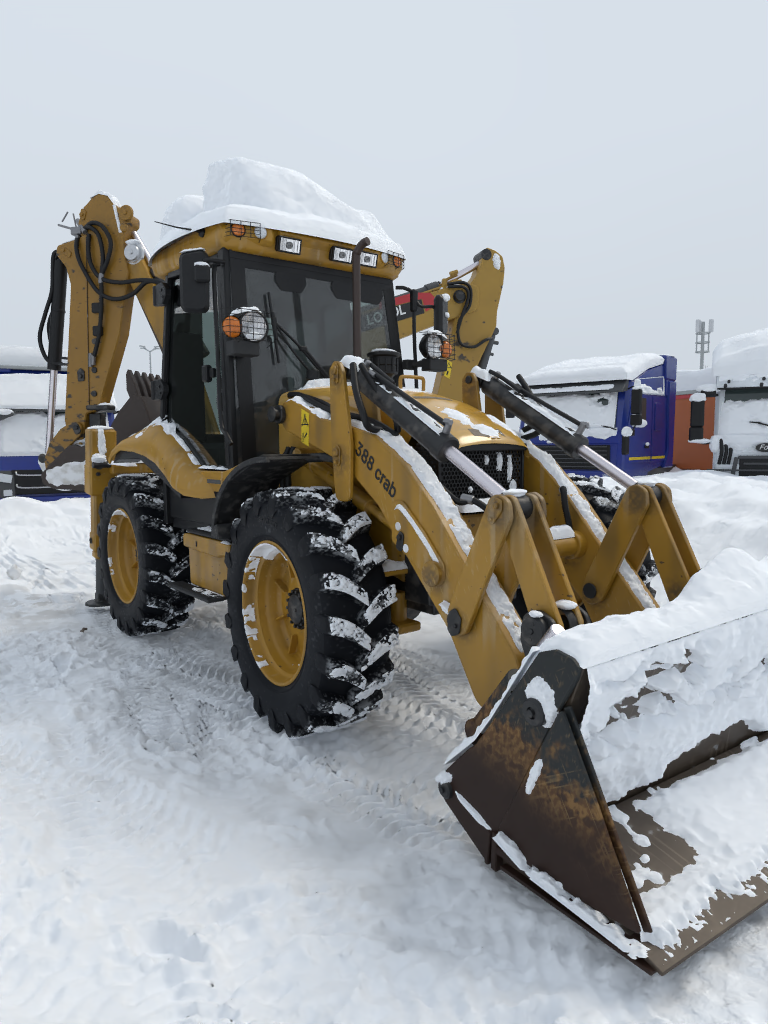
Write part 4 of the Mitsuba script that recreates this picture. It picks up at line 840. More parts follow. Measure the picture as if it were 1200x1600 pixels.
# roof
def roof():
    def ring(x0, x1, w, r, z0, z1):
        p = rounded([(x0, -w), (x1, -w), (x1, w), (x0, w)], r, 8)
        z = np.interp(p[:, 0], [x0, x1], [z0, z1]); p[:, 1] = np.where(p[:, 1] > 0, p[:, 1] * .885, p[:, 1])
        return np.column_stack([p, z])
    rs = [ring(-1.80, -.80, .66, .10, 2.83, 2.80), ring(-1.96, -.745, .735, .16, 2.835, 2.800), ring(-2.02, -.715, .765, .17, 2.86, 2.822), ring(-2.05, -.700, .775, .18, 2.92, 2.88), ring(-2.045, -.700, .770, .18, 2.975, 2.955), ring(-2.0, -.725, .735, .18, 3.02, 3.005), ring(-1.9, -.80, .64, .2, 3.05, 3.035), ring(-1.6, -1.1, .3, .1, 3.06, 3.05)]
    n = len(rs[0]); v = np.vstack(rs); f = []
    for k in range(len(rs) - 1):
        for i in range(n):
            j = (i + 1) % n; f += [[k * n + i, k * n + j, k * n + n + j], [k * n + i, k * n + n + j, k * n + n + i]]
    f += [[(len(rs) - 1) * n, (len(rs) - 1) * n + i, (len(rs) - 1) * n + i + 1] for i in range(1, n - 1)] + [[0, i + 1, i] for i in range(1, n - 1)]
    return tm(v, f)
rk = add('roof', [roof(), prism(rounded([(-.715, 2.865), (-.66, 2.935), (-.70, 3.0), (-.78, 2.99), (-.80, 2.85)], .02), -.40, .40)], Y, cb, 40)
def round_lamp(p, d, r, parent, glass, depth=.03, rim='m_plastic', refl=True):
    p = np.asarray(p, float); d = np.asarray(d, float) / np.linalg.norm(d)
    add('lamp_ring', lathe([(r * .98, -depth), (r * 1.10, -depth * .6), (r * 1.12, .004), (r * 1.02, .010), (r * .97, .004)], p, d, 32), rim, parent)
    add('lamp_lens', lathe([(r * .99, .002), (r * .85, .010), (r * .5, .016), (0, .019)], p, d, 28), glass, parent, True)
def lamp_guard(pts, r=.0022): return [tube(p, r, 6, smooth=False) for p in pts]
for sd in (-1, 1):
    S = (lambda q: np.array(q, float) * [1, sd, 1])
    hk2 = key_for('corner_lamp', cb)
    add('housing', [Frame(rotm((0, 0, 1), sd * 13), S((-.760, .585 if sd < 0 else .50, 2.905)))(box((0, 0, 0), (.13, .34, .125), .035))], Y, hk2, 40)
    d = np.array([math.cos(math.radians(13)), sd * math.sin(math.radians(13)), 0]); t = np.array([-d[1], d[0], 0]) * sd; c0 = S((-.760, .585 if sd < 0 else .50, 2.915)) + d * .066
    round_lamp(c0 + t * .072, d, .042, hk2, 'm_amber', .02, 'm_decal_black')
    round_lamp(c0 - t * .068, d, .042, hk2, 'm_white_lens', .02, Y)
    g = []
    for z in (-.045, -.022, 0, .022, .045): g.append([c0 + t * -.06 + d * .028 + [0, 0, z], c0 + t * .125 + d * .028 + [0, 0, z], c0 + t * .155 - d * .02 + [0, 0, z]])
    for q in (-.06, .0, .06, .125): g.append([c0 + t * q + d * .028 + [0, 0, -.047], c0 + t * q + d * .028 + [0, 0, .047]])
    for q in (-.06, .06): g.append([c0 + t * q + d * .028 + [0, 0, -.047], c0 + t * q - d * .01 + [0, 0, -.060]])
    add('guard', lamp_guard(g), 'm_plastic', hk2, 40)
for y, z in ((-.335, 2.868), (.075, 2.872), (.285, 2.876)):
    wk = key_for('work_lamp', cb); tilt = -12
    Fm = Frame(rotm((0, 1, 0), 14), (-.675, y, z))
    add('housing', [Fm(box((-.017, 0, 0), (.05, .165, .095), .012)), *[Fm(box((.012, q, 0), (.020, .010, .095), .003)) for q in (-.077, .077)], *[Fm(box((.012, 0, q), (.020, .165, .010), .003)) for q in (-.043, .043)], rod((-.70, y, z + .04), (-.70, y, z + .075), .012)], 'm_plastic', wk)
    add('reflector', Fm(tm(*(lambda g: (np.column_stack([.010 + .010 * np.abs(np.linspace(-1, 1, 9))[:, None].repeat(7, 1).ravel() ** 2, np.repeat(np.linspace(-.070, .070, 9), 7), np.tile(np.linspace(-.037, .037, 7), 9)]), g))(grid_faces(9, 7)))), 'm_reflector', wk, True)
    add('lens', Fm(tm([(.0225, -.070, -.037), (.0225, .070, -.037), (.0225, .070, .037), (.0225, -.070, .037)], [[0, 1, 2], [0, 2, 3]])), 'm_lens', wk, False)
    add('bulb', Fm(cat([box((.0215, q, 0), (.002, .003, .07), .0005) for q in (-.055, -.03, .03, .055)] + [lathe([(0, .004), (.010, .003), (.022, 0)], (.019, 0, 0), (1, 0, 0), 16)])), 'm_trim', wk)
# head lamps on brackets at the screen pillars
for sd in (-1, 1):
    hl = key_for('headlamp', BL); S = (lambda q: np.array(q, float) * [1, sd, 1])
    d = np.array([1.0, sd * .06, -.05]); d /= np.linalg.norm(d)
    add('bracket', [box(S((-.50, .765, 2.165)), (.10, .17, .085), .006), bar(S((-.70, .70, 2.18)), S((-.50, .74, 2.18)), .045, .04), box(S((-.69, .69, 2.18)), (.06, .10, .07), .006)], 'm_plastic_rough', hl)
    c = S((-.46, .715, 2.292)); a = S((-.475, .845, 2.280))
    add('shell', [lathe([(0, -.10), (.05, -.095), (.085, -.05), (.094, .0), (.094, .018), (.086, .022), (.084, .006)], c, d, 36), lathe([(0, -.08), (.04, -.07), (.062, -.01), (.064, .01)], a, d, 28)], 'm_plastic', hl, 40)
    add('reflector', lathe([(0, -.045), (.03, -.04), (.06, -.018), (.083, .006)], c, d, 32), 'm_reflector', hl, True)
    add('bulb', [lathe([(0, .0), (.012, -.002), (.016, -.04)], c, d, 14), *[Frame(basis(d) and np.stack([d, basis(d)[0], basis(d)[1]], 1), c)(box((.004, q, 0), (.004, .004, .14), .001)) for q in (-.05, -.025, .025, .05)]], 'm_silver', hl)
    add('lens', lathe([(.084, .010), (.06, .018), (0, .022)], c, d, 32), 'm_lens', hl, True)
    add('turn_lens', lathe([(.060, .006), (.052, .022), (.03, .030), (0, .032)], a, d, 28), 'm_amber', hl, True)
    g = []
    for z in np.linspace(-.085, .085, 6): g.append([c + S((.06, -.105 if abs(z) < .07 else -.09, z)), c + S((.06, .12, z)), c + S((.04, .185, z)), c + S((-.04, .20, z))])
    for y in (-.105, -.045, .03, .105, .17): g.append([c + S((.06 if y < .13 else .045, y, -.085)), c + S((.06 if y < .13 else .045, y, .085))])
    for y in (-.105, .105): g.append([c + S((.06, y, -.085)), c + S((-.03, y, -.11))]); g.append([c + S((.06, y, .085)), c + S((-.03, y, .09))])
    add('guard', lamp_guard(g, .0024), 'm_plastic', hl, 40)
    add('snow', [m for m in (strip_snow([c + S((-.02, -.06, .088)), c + S((-.02, .05, .085)), c + S((-.02, .13, .058))], (1, 0, 0), .09, .03, 80 + sd, .9, .007), patch_snow(c + d * .022 + [0, 0, -.055], .050, .022, (0, 1, 0), (0, 0, 1), d, .012, 3, 24)) if m is not None], 'm_snow', hl, True, kind='stuff')
# wipers, mirrors, aerial, exhaust, pre-cleaner
wp = key_for('wiper', BL); wx = lambda y, z: np.array([W0(y, z) + .035, y, z])
add('arm', [tube([wx(.03, 1.94), wx(-.25, 2.23), wx(-.44, 2.385)], .009, 8), tube([wx(-.02, 1.92), wx(-.28, 2.17), wx(-.43, 2.37)], .008, 8), tube([wx(.10, 1.96), wx(.0, 2.0), wx(-.22, 2.22)], .014, 8), box(wx(-.23, 2.225), (.03, .05, .03), .005)], 'm_plastic', wp)
add('blade', [bar(wx(-.455, 2.57) - [.012, 0, 0], wx(-.415, 2.12) - [.012, 0, 0], .014, .018, (1, 0, 0)), bar(wx(-.445, 2.44), wx(-.43, 2.27), .02, .03, (1, 0, 0)), box(wx(-.437, 2.385), (.03, .03, .05), .005)], 'm_plastic', wp)
mk = key_for('mirror', BL); Fm = Frame(rotm((0, 0, 1), -30), (-.86, -.90, 2.60))
add('housing', Fm(xz_to(prism(rounded([(-.085, -.19), (.085, -.19), (.095, .15), (.06, .19), (-.085, .16)], .05), -.03, .04, .02), [1, 0, 2])), 'm_plastic', mk, 40)
add('clamp', [Fm(box((.055, .055, .035), (.05, .09, .10), .015))], 'm_plastic', mk)
add('arm', tube([Fm.p(.05, .06, .11), (-.78, -.84, 2.72), (-.76, -.74, 2.72)], .013, 10), 'm_plastic', mk)
add('snow', [Fm(m) for m in (lump((.035, .055, .09), (.045, .045, .018), 12, 3), strip_snow([(0, -.08, .17), (0, .07, .195)], (1, 0, 0), .06, .012, 13, .9, .006)) if m is not None], 'm_snow', mk, True, kind='stuff')
mk = key_for('mirror', BL); Fm = Frame(rotm((0, 0, 1), 28), (-.56, .875, 2.545))
add('housing', Fm(xz_to(prism(rounded([(-.075, -.15), (.075, -.15), (.08, .12), (.05, .155), (-.075, .13)], .05), -.03, .04, .02), [1, 0, 2])), 'm_plastic', mk, 40)
add('arm', [tube([(-.74, .60, 2.735), (-.70, .66, 2.73), (-.66, .70, 2.67), (-.655, .705, 2.4), (-.64, .715, 2.0), (-.63, .72, 1.84)], .014, 10), box((-.655, .703, 2.64), (.05, .05, .16), .01), tube([(-.655, .705, 2.66), (-.62, .74, 2.60), (-.585, .82, 2.60), (-.565, .86, 2.57)], .012, 10)], 'm_plastic', mk)
add('snow', [Fm(m) for m in (lump((.03, .01, .12), (.04, .05, .03), 14, 3), lump((.04, .03, .0), (.02, .035, .02), 15, 3))], 'm_snow', mk, True, kind='stuff')
ae = key_for('aerial', BL)
add('base', [lathe([(.030, 0), (.030, .010), (.022, .020), (.012, .024), (.010, .05), (0, .05)], (-1.0, -.772, 2.945), (.15, -1, .1), 20)], 'm_plastic', ae)
add('whip', tube([(-1.0, -.815, 2.95), (-1.12, -.90, 2.985), (-1.25, -.99, 3.035)], [.007, .005, .003], 8, smooth=False), 'm_plastic', ae)
ex = [(-.40, 0, 1.90), (-.40, 0, 2.3), (-.40, 0, 2.76), (-.385, .0, 2.82), (-.345, .012, 2.862), (-.305, .022, 2.872)]
add('exhaust_pipe', tube(ex, .026, 20), 'm_exhaust', BL, 50)
add('precleaner', [lathe([(.0, .0), (.055, .0), (.06, .03), (.075, .045), (.092, .05), (.092, .10), (.088, .105), (.092, .11), (.092, .16), (.10, .165), (.112, .17), (.114, .185), (.105, .192), (.04, .20), (0, .20)], (-.40, .22, 2.01), (0, 0, 1), 36), *[box((-.40 + .093 * math.cos(a), .22 + .093 * math.sin(a), 2.12), (.012, .012, .09), .003, rotm((0, 0, 1), math.degrees(a))) for a in np.linspace(0, 6.283, 13)[:-1]], lathe([(.05, 0), (.05, .16)], (-.40, .22, 1.87), (0, 0, 1), 24)], 'm_plastic', BL)
add('precleaner_snow', lump((-.40, .22, 2.213), (.085, .085, .016), 21, 3), 'm_snow', BL, True, kind='stuff')
add('fuel_cap', [rod((-.56, -.24, 1.95), (-.56, -.24, 2.02), .022), rod((-.56, -.24, 2.015), (-.56, -.24, 2.075), .042)], 'm_plastic', BL)
# ---- fenders, step box, sill
def loft(rings, caps=True):
    n = len(rings[0]); v = np.vstack(rings); f = []
    for k in range(len(rings) - 1):
        for i in range(n):
            j = (i + 1) % n; f += [[k * n + i, k * n + j, k * n + n + j], [k * n + i, k * n + n + j, k * n + n + i]]
    if caps:
        f += [[(len(rings) - 1) * n, (len(rings) - 1) * n + i, (len(rings) - 1) * n + i + 1] for i in range(1, n - 1)] + [[0, i + 1, i] for i in range(1, n - 1)]
    return tm(v, f)
def fender(sd):
    """rear mudguard: a bulged skin that leans out from the cab side"""
    out = np.array([(-2.66, 1.47), (-2.58, 1.53), (-2.384, 1.585), (-2.05, 1.575), (-1.80, 1.545), (-1.60, 1.50), (-1.42, 1.42), (-1.27, 1.335), (-1.12, 1.29), (-.98, 1.275), (-.88, 1.285)])
    inn = np.array([(-2.70, 1.53), (-2.60, 1.60), (-2.40, 1.665), (-2.10, 1.73), (-1.92, 1.775), (-1.80, 1.755), (-1.55, 1.655), (-1.38, 1.575), (-1.22, 1.475), (-1.12, 1.43), (-1.05, 1.42)])
    t = np.linspace(0, 1, 12); v = []
    for (xo, zo), (xi, zi) in zip(out, inn):
        for q in t:
            y = .745 + (.93 - .745) * math.sin(q * math.pi / 2) ** .9
            k = 1 - math.cos(q * math.pi / 2)
            y = .745 + (y - .745) * float(np.interp(xo, [-1.15, -.88], [1, .30]))
            v.append((xi + (xo - xi) * q ** 1.1, sd * y, zi + (zo - zi) * k))
        ye = .745 + .185 * float(np.interp(xo, [-1.15, -.88], [1, .30])); v.append((xo + .004, sd * (ye - .005), zo - .028)); v.append((xo + .004, sd * (ye - .02), zo - .026))
    m = len(t) + 2
    return tm(v, grid_faces(len(out), m))
for sd in (-1, 1):
    fk = add('rear_fender', [fender(sd)] + ([] if sd < 0 else []), Y, BL, 35)
for s0, s1 in ((-.90, -.70), (.70, .90)): add('rear_fender_liner', prism([(-2.62, 1.45), (-2.5, 1.56), (-2.1, 1.60), (-1.75, 1.52), (-1.5, 1.44), (-1.2, 1.30), (-1.2, 1.24), (-1.55, 1.36), (-2.0, 1.50), (-2.5, 1.48)], s0, s1, 0), 'm_plastic', BL)
fs = []
for cx, cz, cy, a, b, sd in ((-2.0, 1.69, -.845, .16, .05, 1), (-1.72, 1.685, -.82, .16, .06, 2), (-2.3, 1.645, -.845, .16, .025, 3), (-1.93, 1.765, -.775, .10, .05, 5)):
    fs.append(patch_snow((cx, cy, cz), a, b * 1.8, (1, 0, .18 if cx < -1.9 else -.35), (0, -.7, -.6), (0, -.62, .78), .022, sd, 34))
fs.append(strip_snow([(-1.85, -.775, 1.755), (-1.50, -.775, 1.635), (-1.18, -.775, 1.46)], (0, 1, 0), .05, .02, 71, .62, .007)); fs.append(strip_snow([(-1.16, -.77, 1.445), (-.66, -.77, 1.445)], (0, 1, 0), .05, .018, 72, .6, .007))
add('fender_snow', [m for m in fs if m is not None], 'm_snow', BL, True, kind='stuff')
for sd in (-1, 1):
    S = (lambda m: m) if sd < 0 else (lambda m: mir(cat(m)))
    add('sill', S(cat([prism(rounded([(-1.10, 1.292), (-1.10, 1.425), (-.74, 1.43), (-.62, 1.455), (-.45, 1.50), (-.50, 1.42), (-.60, 1.30)], [.0, .01, .04, .05, .01, .05, .05]), -.80, -.74, .006), box((-.87, -.803, 1.362), (.24, .004, .045), .001), prism(rounded([(-1.14, 1.29), (-1.14, 1.43), (-.6, 1.43), (-.6, 1.29)], .01), -.74, -.60, .004)])), Y, BL)
    add('sill_slot', S(box((-.87, -.806, 1.362), (.20, .004, .026), .001)), 'm_truck_grey', BL)
    tb = key_for('step_box', BL)
    add('box', S(cat([prism(rounded([(-1.215, .645), (-1.235, .965), (-.62, .965), (-.62, .645)], .03), -.845, -.50, .012)])), Y, tb)
    add('lid', S(cat([prism(rounded([(-1.26, .905), (-1.26, .995), (-.55, .995), (-.55, .92), (-.68, .905), (-.72, .89)], [.02, .02, .02, .02, .03, .02]), -.868, -.48, .008)])), Y, tb)
    add('latch', S(box((-1.03, -.870, .945), (.012, .006, .035), .002)), 'm_plastic', tb)
    tr = [box((-.90, -.70, 1.012), (.66, .30, .022), .004)] + [box((-1.21 + i * .03, -.852, 1.024), (.012, .012, .014), .003) for i in range(22)] + [box((-1.21 + i * .03, -.70, 1.026), (.008, .27, .010), .002) for i in range(22)]
    add('tread', S(cat(tr)), 'm_plastic_rough', tb)
    sp = [box((-1.02, -.895, .628), (.66, .11, .022), .004), *[box((-1.33 + i * .028, -.947, .642), (.013, .012, .020), .003) for i in range(23)], *[box((-1.33 + i * .028, -.895, .642), (.009, .09, .016), .002) for i in range(23)], box((-1.2, -.80, .61), (.04, .2, .02)), box((-.8, -.80, .61), (.04, .2, .02))]
    add('step', S(cat(sp)), 'm_plastic_rough', tb)
    add('bracket', S(cat([prism(rounded([(-.70, .98), (-.70, 1.16), (-.60, 1.18), (-.56, 1.10), (-.56, .98)], .03), -.74, -.70)])), Y, tb)
    add('snow', S(cat([m for m in (strip_snow([(-1.20, -.70, 1.030), (-.62, -.70, 1.030)], (0, 1, 0), .22, .014, 74, .48, .009), strip_snow([(-1.1, -.885, .646), (-.70, -.885, .646)], (0, 1, 0), .07, .016, 75, .50, .008), strip_snow([(-.66, -.858, .998), (-.55, -.858, .998)], (0, 1, 0), .03, .012, 76, .9, .005)) if m is not None])), 'm_snow', tb, True, kind='stuff')
    # black front mudguard
    arc = smooth_path([(-.66, -.0, 1.06), (-.625, 0, 1.20), (-.50, 0, 1.36), (-.30, 0, 1.475), (-.10, 0, 1.525), (.05, 0, 1.535)], 5)[:, [0, 2]]
    inn = np.array([(x + .025 * (1 if i < 12 else .6), z - .03) for i, (x, z) in enumerate(arc)])
    poly = np.vstack([arc, inn[::-1]])
    add('front_fender', S(cat([prism(poly, -.93, -.905, .004), prism(np.vstack([arc, (arc + [.010, -.016])[::-1]]), -.91, -.55, 0),
                               tube([(-.05, -.60, 1.52), (.10, -.56, 1.525), (.17, -.55, 1.50), (.20, -.55, 1.40), (.21, -.54, 1.15)], .026, 12), box((-.25, -.73, 1.455), (.5, .36, .012), .003, rotm((0, 1, 0), -20)), prism([(-.66, 1.03), (-.66, 1.10), (-.58, 1.12), (-.56, 1.03)], -.93, -.60, .006)])), 'm_fender', BL, 30)
    add('lift_cylinder', S(cat([rod((-.30, -.47, 1.52), (.36, -.47, 1.26), .045), rod((.3, -.47, 1.285), (.70, -.47, 1.12), .025), rod((-.30, -.53, 1.52), (-.30, -.41, 1.52), .055)])), Y, BL)
# inner bulkhead under the hood, boxes between the frame rails
add('bulkhead', [box((-.66, 0, 1.30), (.04, .9, .36)), box((-.30, -.34, 1.25), (.5, .05, .5)), box((-.30, .34, 1.25), (.5, .05, .5))], Y, BL)
# ---- stabiliser legs and the cross frame at the rear
for sd in (-1, 1):
    S = (lambda m: m) if sd < 0 else (lambda m: mir(cat(m)))
    sk = key_for('stabiliser', BL)
    t0, b0 = np.array([-3.50, -.735, 1.75]), np.array([-3.64, -.755, .07]); d = (b0 - t0); L = np.linalg.norm(d); d /= L
    hx = lambda a, b, w, e: bar(t0 + d * a, t0 + d * b, w, e, (1, 0, 0), .018)
    add('outer_tube', S(cat([hx(0, .36, .24, .19), hx(.33, .62, .255, .205)])), Y, sk)
    add('inner_tube', S(cat([hx(.60, 1.05, .165, .145), hx(.98, 1.16, .185, .16), hx(1.16, 1.24, .15, .13)])), Y, sk)
    add('piston', S(rod(t0 + d * 1.2, b0, .055, 20)), 'm_truck_grey', sk)
    add('foot', S(cat([lathe([(0, .05), (.06, .045), (.075, .02), (.15, .012), (.155, -.01), (0, -.012)], b0, (0, 0, 1), 24), box(b0 + [0, 0, .06], (.12, .10, .08), .01)])), 'm_steel', sk)
    add('pin', S(cat([rod((-3.395, -.80, 1.42), (-3.36, -.80, 1.42), .045), rod((-3.37, -.66, 1.42), (-3.37, -.86, 1.42), .032), lathe([(.025, -.006), (.032, 0), (.025, .006)], t0 + d * 1.06 + [-.0, -.10, 0], (0, 1, 0), 18), rod(t0 + d * .42 + [.10, -.06, 0], t0 + d * .42 + [.135, -.06, 0], .018, 10)])), 'm_steel', sk)
    add('snow', S(cat([m for m in (lump(t0 + [0, 0, .008], (.085, .11, .022), 31, 3), patch_snow(t0 + d * .12 + [.097, -.02, 0], .035, .13, (0, 1, 0), (0, 0, 1), (1, 0, 0), .02, 6, 34), lump((-3.36, -.80, 1.475), (.05, .06, .02), 33, 3), patch_snow((-3.36, -.80, 1.46), .06, .06, (0, 1, 0), (0, 0, 1), (1, 0, 0), .015, 8, 26)) if m is not None])), 'm_snow', sk, True, kind='stuff')
add('rear_frame', [box((-3.36, 0, 1.38), (.10, 1.40, .10), .01), box((-3.36, 0, .62), (.10, 1.40, .12), .01), box((-3.33, 0, 1.0), (.06, .6, .7), .01), box((-3.2, 0, .9), (.5, .5, .3))], Y, BL)
add('rear_frame_snow', [strip_snow([(-3.36, -.66, 1.432), (-3.36, .66, 1.432)], (1, 0, 0), .11, .05, 81, .92), strip_snow([(-2.75, -.70, 1.42), (-3.3, -.70, 1.43)], (0, 1, 0), .10, .03, 82, .8)], 'm_snow', BL, True, kind='stuff')
add('rear_vent', [box((-1.92, -.70, 1.80 + i * .045), (.09, .05, .022), .006, rotm((0, 1, 0), -20)) for i in range(5)], Y, BL)

# ---- backhoe, slewed towards the machine's right; its plane: origin K, u outwards, z up
eh = np.array([-.766, -.643, 0]); eh /= np.linalg.norm(eh); nh = np.array([eh[1], -eh[0], 0]); nh = nh if nh @ (CAM - [-3.3, .45, 0]) > 0 else -nh
FH = Frame(np.stack([eh, -nh, [0, 0, 1]], 1), (-3.3, .45, 0))        # local y = away from the right-hand side
bm = key_for('backhoe_boom', BL)
BOOM = rounded([(.845, 3.50), (.87, 3.59), (.96, 3.63), (1.04, 3.58), (1.05, 3.44), (.99, 3.27), (.81, 2.93), (.62, 2.54), (.44, 2.0), (.30, 1.2), (.20, .78), (-.02, .72), (-.10, .85), (.02, 1.5), (.25, 2.2), (.48, 2.80), (.66, 3.12)],
               [.08, .06, .06, .06, .06, .1, .3, .3, .3, .1, .08, .1, .1, .3, .3, .3, .3])
add('boom_beam', FH(prism(BOOM, -.10, .05, .008)), Y, bm)
add('rub_strip', FH(prism([(.955, 3.20), (.90, 3.18), (.64, 2.64), (.58, 2.46), (.61, 2.44), (.68, 2.60)], -.085, .035, .006)), 'm_floor', bm)
add('pivot_boss', FH(cat([lathe([(0, .055), (.02, .055), (.025, .042), (.075, .042), (.082, .03), (.082, -.02)], (.917, -.10, 3.525), (0, -1, 0), 28), lathe([(0, .0), (.11, .0), (.115, -.02)], (.917, -.10, 3.525), (0, -1, 0), 28)])), 'm_silver', bm)
add('kingpost', FH(cat([prism(rounded([(-.15, .5), (.22, .5), (.26, .9), (.1, 1.0), (-.15, .9)], .04), -.16, .16), rod((.0, 0, .42), (0, 0, 1.0), .11)])), Y, bm)
ck = key_for('dipper_cylinder', BL)
add('rod', FH(rod((.995, 0, 3.80), (.70, 0, 3.31), .036)), 'm_chrome', ck)
add('barrel', FH(cat([rod((.72, 0, 3.345), (.22, 0, 2.50), .060), rod((.74, 0, 3.375), (.69, 0, 3.30), .068)])), 'm_steel', ck)
dk2 = key_for('dipper', BL)
DIP = rounded([(1.335, 4.075), (1.25, 4.115), (1.15, 4.085), (1.08, 3.99), (.975, 3.93), (.90, 3.88), (.905, 3.80), (.965, 3.755), (1.005, 3.64), (.985, 3.45), (.955, 3.33), (.985, 3.18), (1.075, 2.73), (1.36, 1.96), (1.50, 1.93), (1.585, 1.56), (1.63, 1.46), (1.70, 1.49), (1.765, 1.86), (1.695, 2.5), (1.615, 3.24), (1.66, 3.42), (1.765, 3.55), (1.755, 3.64), (1.65, 3.66), (1.50, 3.70), (1.44, 3.72), (1.42, 3.88), (1.44, 3.98)],
              [.04, .05, .06, .08, .08, .05, .05, .06, .08, .08, .05, .06, .05, .05, .03, .04, .05, .05, .05, .05, .08, .06, .05, .04, .04, .05, .03, .03, .03])
add('dipper_beam', FH(prism(DIP, -.145, .03, .010)), 'm_worn', dk2)
add('seam', FH(cat([bar((1.405, -.149, 3.70), (1.46, -.149, 1.98), .006, .012, (0, 1, 0))])), 'm_floor', dk2)
add('web_plate', FH(prism(rounded([(1.345, 4.06), (1.345, 3.68), (1.40, 3.70), (1.48, 3.72), (1.50, 3.85), (1.43, 4.0)], .03), -.135, .02)), 'm_worn', dk2)
bs = []
for u, z in ((.915, 3.83), ):
    bs += [lathe([(0, .03), (.07, .028), (.078, .015), (.078, 0)], (u + .03, -.145, z + .07), (0, -1, 0), 26), bolt((u + .03, -.175, z + .07), (0, -1, 0), .022, .010)]
add('boss', FH(cat(bs)), 'm_worn', dk2)
add('pin', FH(lathe([(0, .02), (.040, .018), (.046, 0)], (.975, -.145, 3.765), (0, -1, 0), 24)), 'm_worn', dk2)
add('pin_keeper', FH(cat([prism(rounded([(1.42, 3.86), (1.47, 3.90), (1.44, 3.99), (1.39, 3.95)], .02), -.158, -.144, .003), bolt((1.44, -.158, 3.92), (0, -1, 0), .020, .014)])), 'm_worn', dk2)
add('pin_keeper', FH(cat([prism(rounded([(1.60, 3.50), (1.70, 3.57), (1.685, 3.63), (1.58, 3.56)], .025), -.158, -.144, .003), bolt((1.665, -.158, 3.585), (0, -1, 0), .018, .012)])), 'm_worn', dk2)
add('bolt', FH(cat([lathe([(0, .016), (.03, .014), (.032, 0)], (u, -.145, z), (0, -1, 0), 14) for u, z in ((1.36, 2.66), (1.38, 2.37), (1.395, 2.13), (1.385, 1.99))])), 'm_steel', dk2)
add('grease_plate', FH(cat([prism(rounded([(1.50, 2.26), (1.575, 2.26), (1.58, 2.36), (1.54, 2.40), (1.495, 2.36)], .02), -.158, -.144), bolt((1.54, -.158, 2.31), (0, -1, 0), .024, .018)])), 'm_steel', dk2)
add('hook_plate', FH(cat([box((1.34, -.13, 1.985), (.26, .14, .05), .012), box((1.43, -.06, 1.83), (.14, .10, .20), .01)])), 'm_steel', dk2)
add('snow', [FH(m) for m in (strip_snow([(1.35, -.057, 4.083), (1.25, -.057, 4.117), (1.15, -.057, 4.09), (1.09, -.057, 4.01)], (0, 1, 0), .17, .035, 91, .9, .012), strip_snow([(1.08, -.150, 4.0), (1.02, -.150, 3.72)], (1, 0, 0), .035, .012, 92, .9, .006, (0, -1, 0)), strip_snow([(1.70, -.06, 3.66), (1.50, -.06, 3.70)], (0, 1, 0), .15, .02, 93, .8), strip_snow([(1.34, -.13, 2.012), (1.22, -.13, 2.012)], (0, 1, 0), .13, .02, 94, .9), lump((.917, -.09, 3.63), (.07, .06, .03), 42, 3)) if m is not None], 'm_snow', dk2, True, kind='stuff')
ck = key_for('bucket_cylinder', BL)
add('barrel', FH(cat([rod((1.815, 0, 3.52), (1.965, 0, 2.40), .068, 28), rod((1.70, -.08, 3.59), (1.70, .08, 3.59), .05), bar((1.71, 0, 3.59), (1.82, 0, 3.48), .10, .07), rod((1.875, 0, 3.03), (1.879, 0, 3.0), .0705, 28)])), 'm_hose', ck)
add('rod', FH(rod((1.96, 0, 2.44), (2.085, 0, 1.49), .036, 24)), 'm_chrome', ck)
add('lower_mount', FH(cat([bar((1.83, -.03, 2.52), (1.67, -.03, 2.50), .05, .025), bar((1.90, -.03, 2.46), (1.67, -.03, 2.44), .05, .025)])), 'm_steel', ck)
lk = key_for('bucket_linkage', BL)
LINK = rounded([(1.575, 1.84), (1.66, 1.835), (1.79, 1.77), (1.93, 1.62), (2.00, 1.45), (1.985, 1.27), (1.93, 1.20), (1.83, 1.21), (1.79, 1.30), (1.785, 1.43), (1.74, 1.55), (1.635, 1.64), (1.555, 1.70), (1.535, 1.78)], .05)
add('curved_link', FH(prism(LINK, -.185, -.15, .006)), 'm_worn', lk); add('curved_link', FH(prism(LINK, .15, .185, .006)), 'm_worn', lk)
add('pin', FH(cat([prism(rounded([(1.535, 1.74), (1.60, 1.70), (1.64, 1.78), (1.58, 1.84)], .03), -.198, -.184, .003), bolt((1.585, -.198, 1.78), (0, -1, 0), .020, .014), rod((1.585, -.19, 1.77), (1.585, .19, 1.77), .035)])), 'm_steel', lk)
add('pin', FH(cat([rod((1.90, -.20, 1.29), (1.90, .20, 1.29), .040), lathe([(0, .03), (.05, .028), (.055, 0)], (1.895, -.185, 1.285), (0, -1, 0), 20)])), 'm_steel', lk)
add('pin', FH(cat([rod((1.63, -.20, 1.52), (1.63, .20, 1.52), .06), lathe([(0, .05), (.025, .05), (.035, .03), (.085, .03), (.09, 0)], (1.63, -.17, 1.52), (0, -1, 0), 22)])), 'm_steel', lk)
add('pin', FH(rod((2.09, -.10, 1.46), (2.09, .10, 1.46), .05)), 'm_steel', lk)
add('rod_link', FH(cat([prism(rounded([(2.03, 1.50), (2.13, 1.52), (2.16, 1.42), (2.05, 1.22), (1.95, 1.19), (1.90, 1.26), (1.99, 1.36)], .04), -.09, .09, .008)])), 'm_dirty_snow', lk)
BK = rounded([(.86, 2.10), (1.02, 1.93), (1.20, 1.66), (1.46, 1.585), (1.60, 1.60), (1.72, 1.50), (1.95, 1.30), (1.93, 1.20), (1.80, 1.15), (1.40, 1.13), (1.00, 1.22), (.74, 1.46), (.66, 1.80), (.76, 2.08)], [.02, .05, .1, .05, .06, .06, .05, .04, .05, .15, .2, .2, .15, .03])
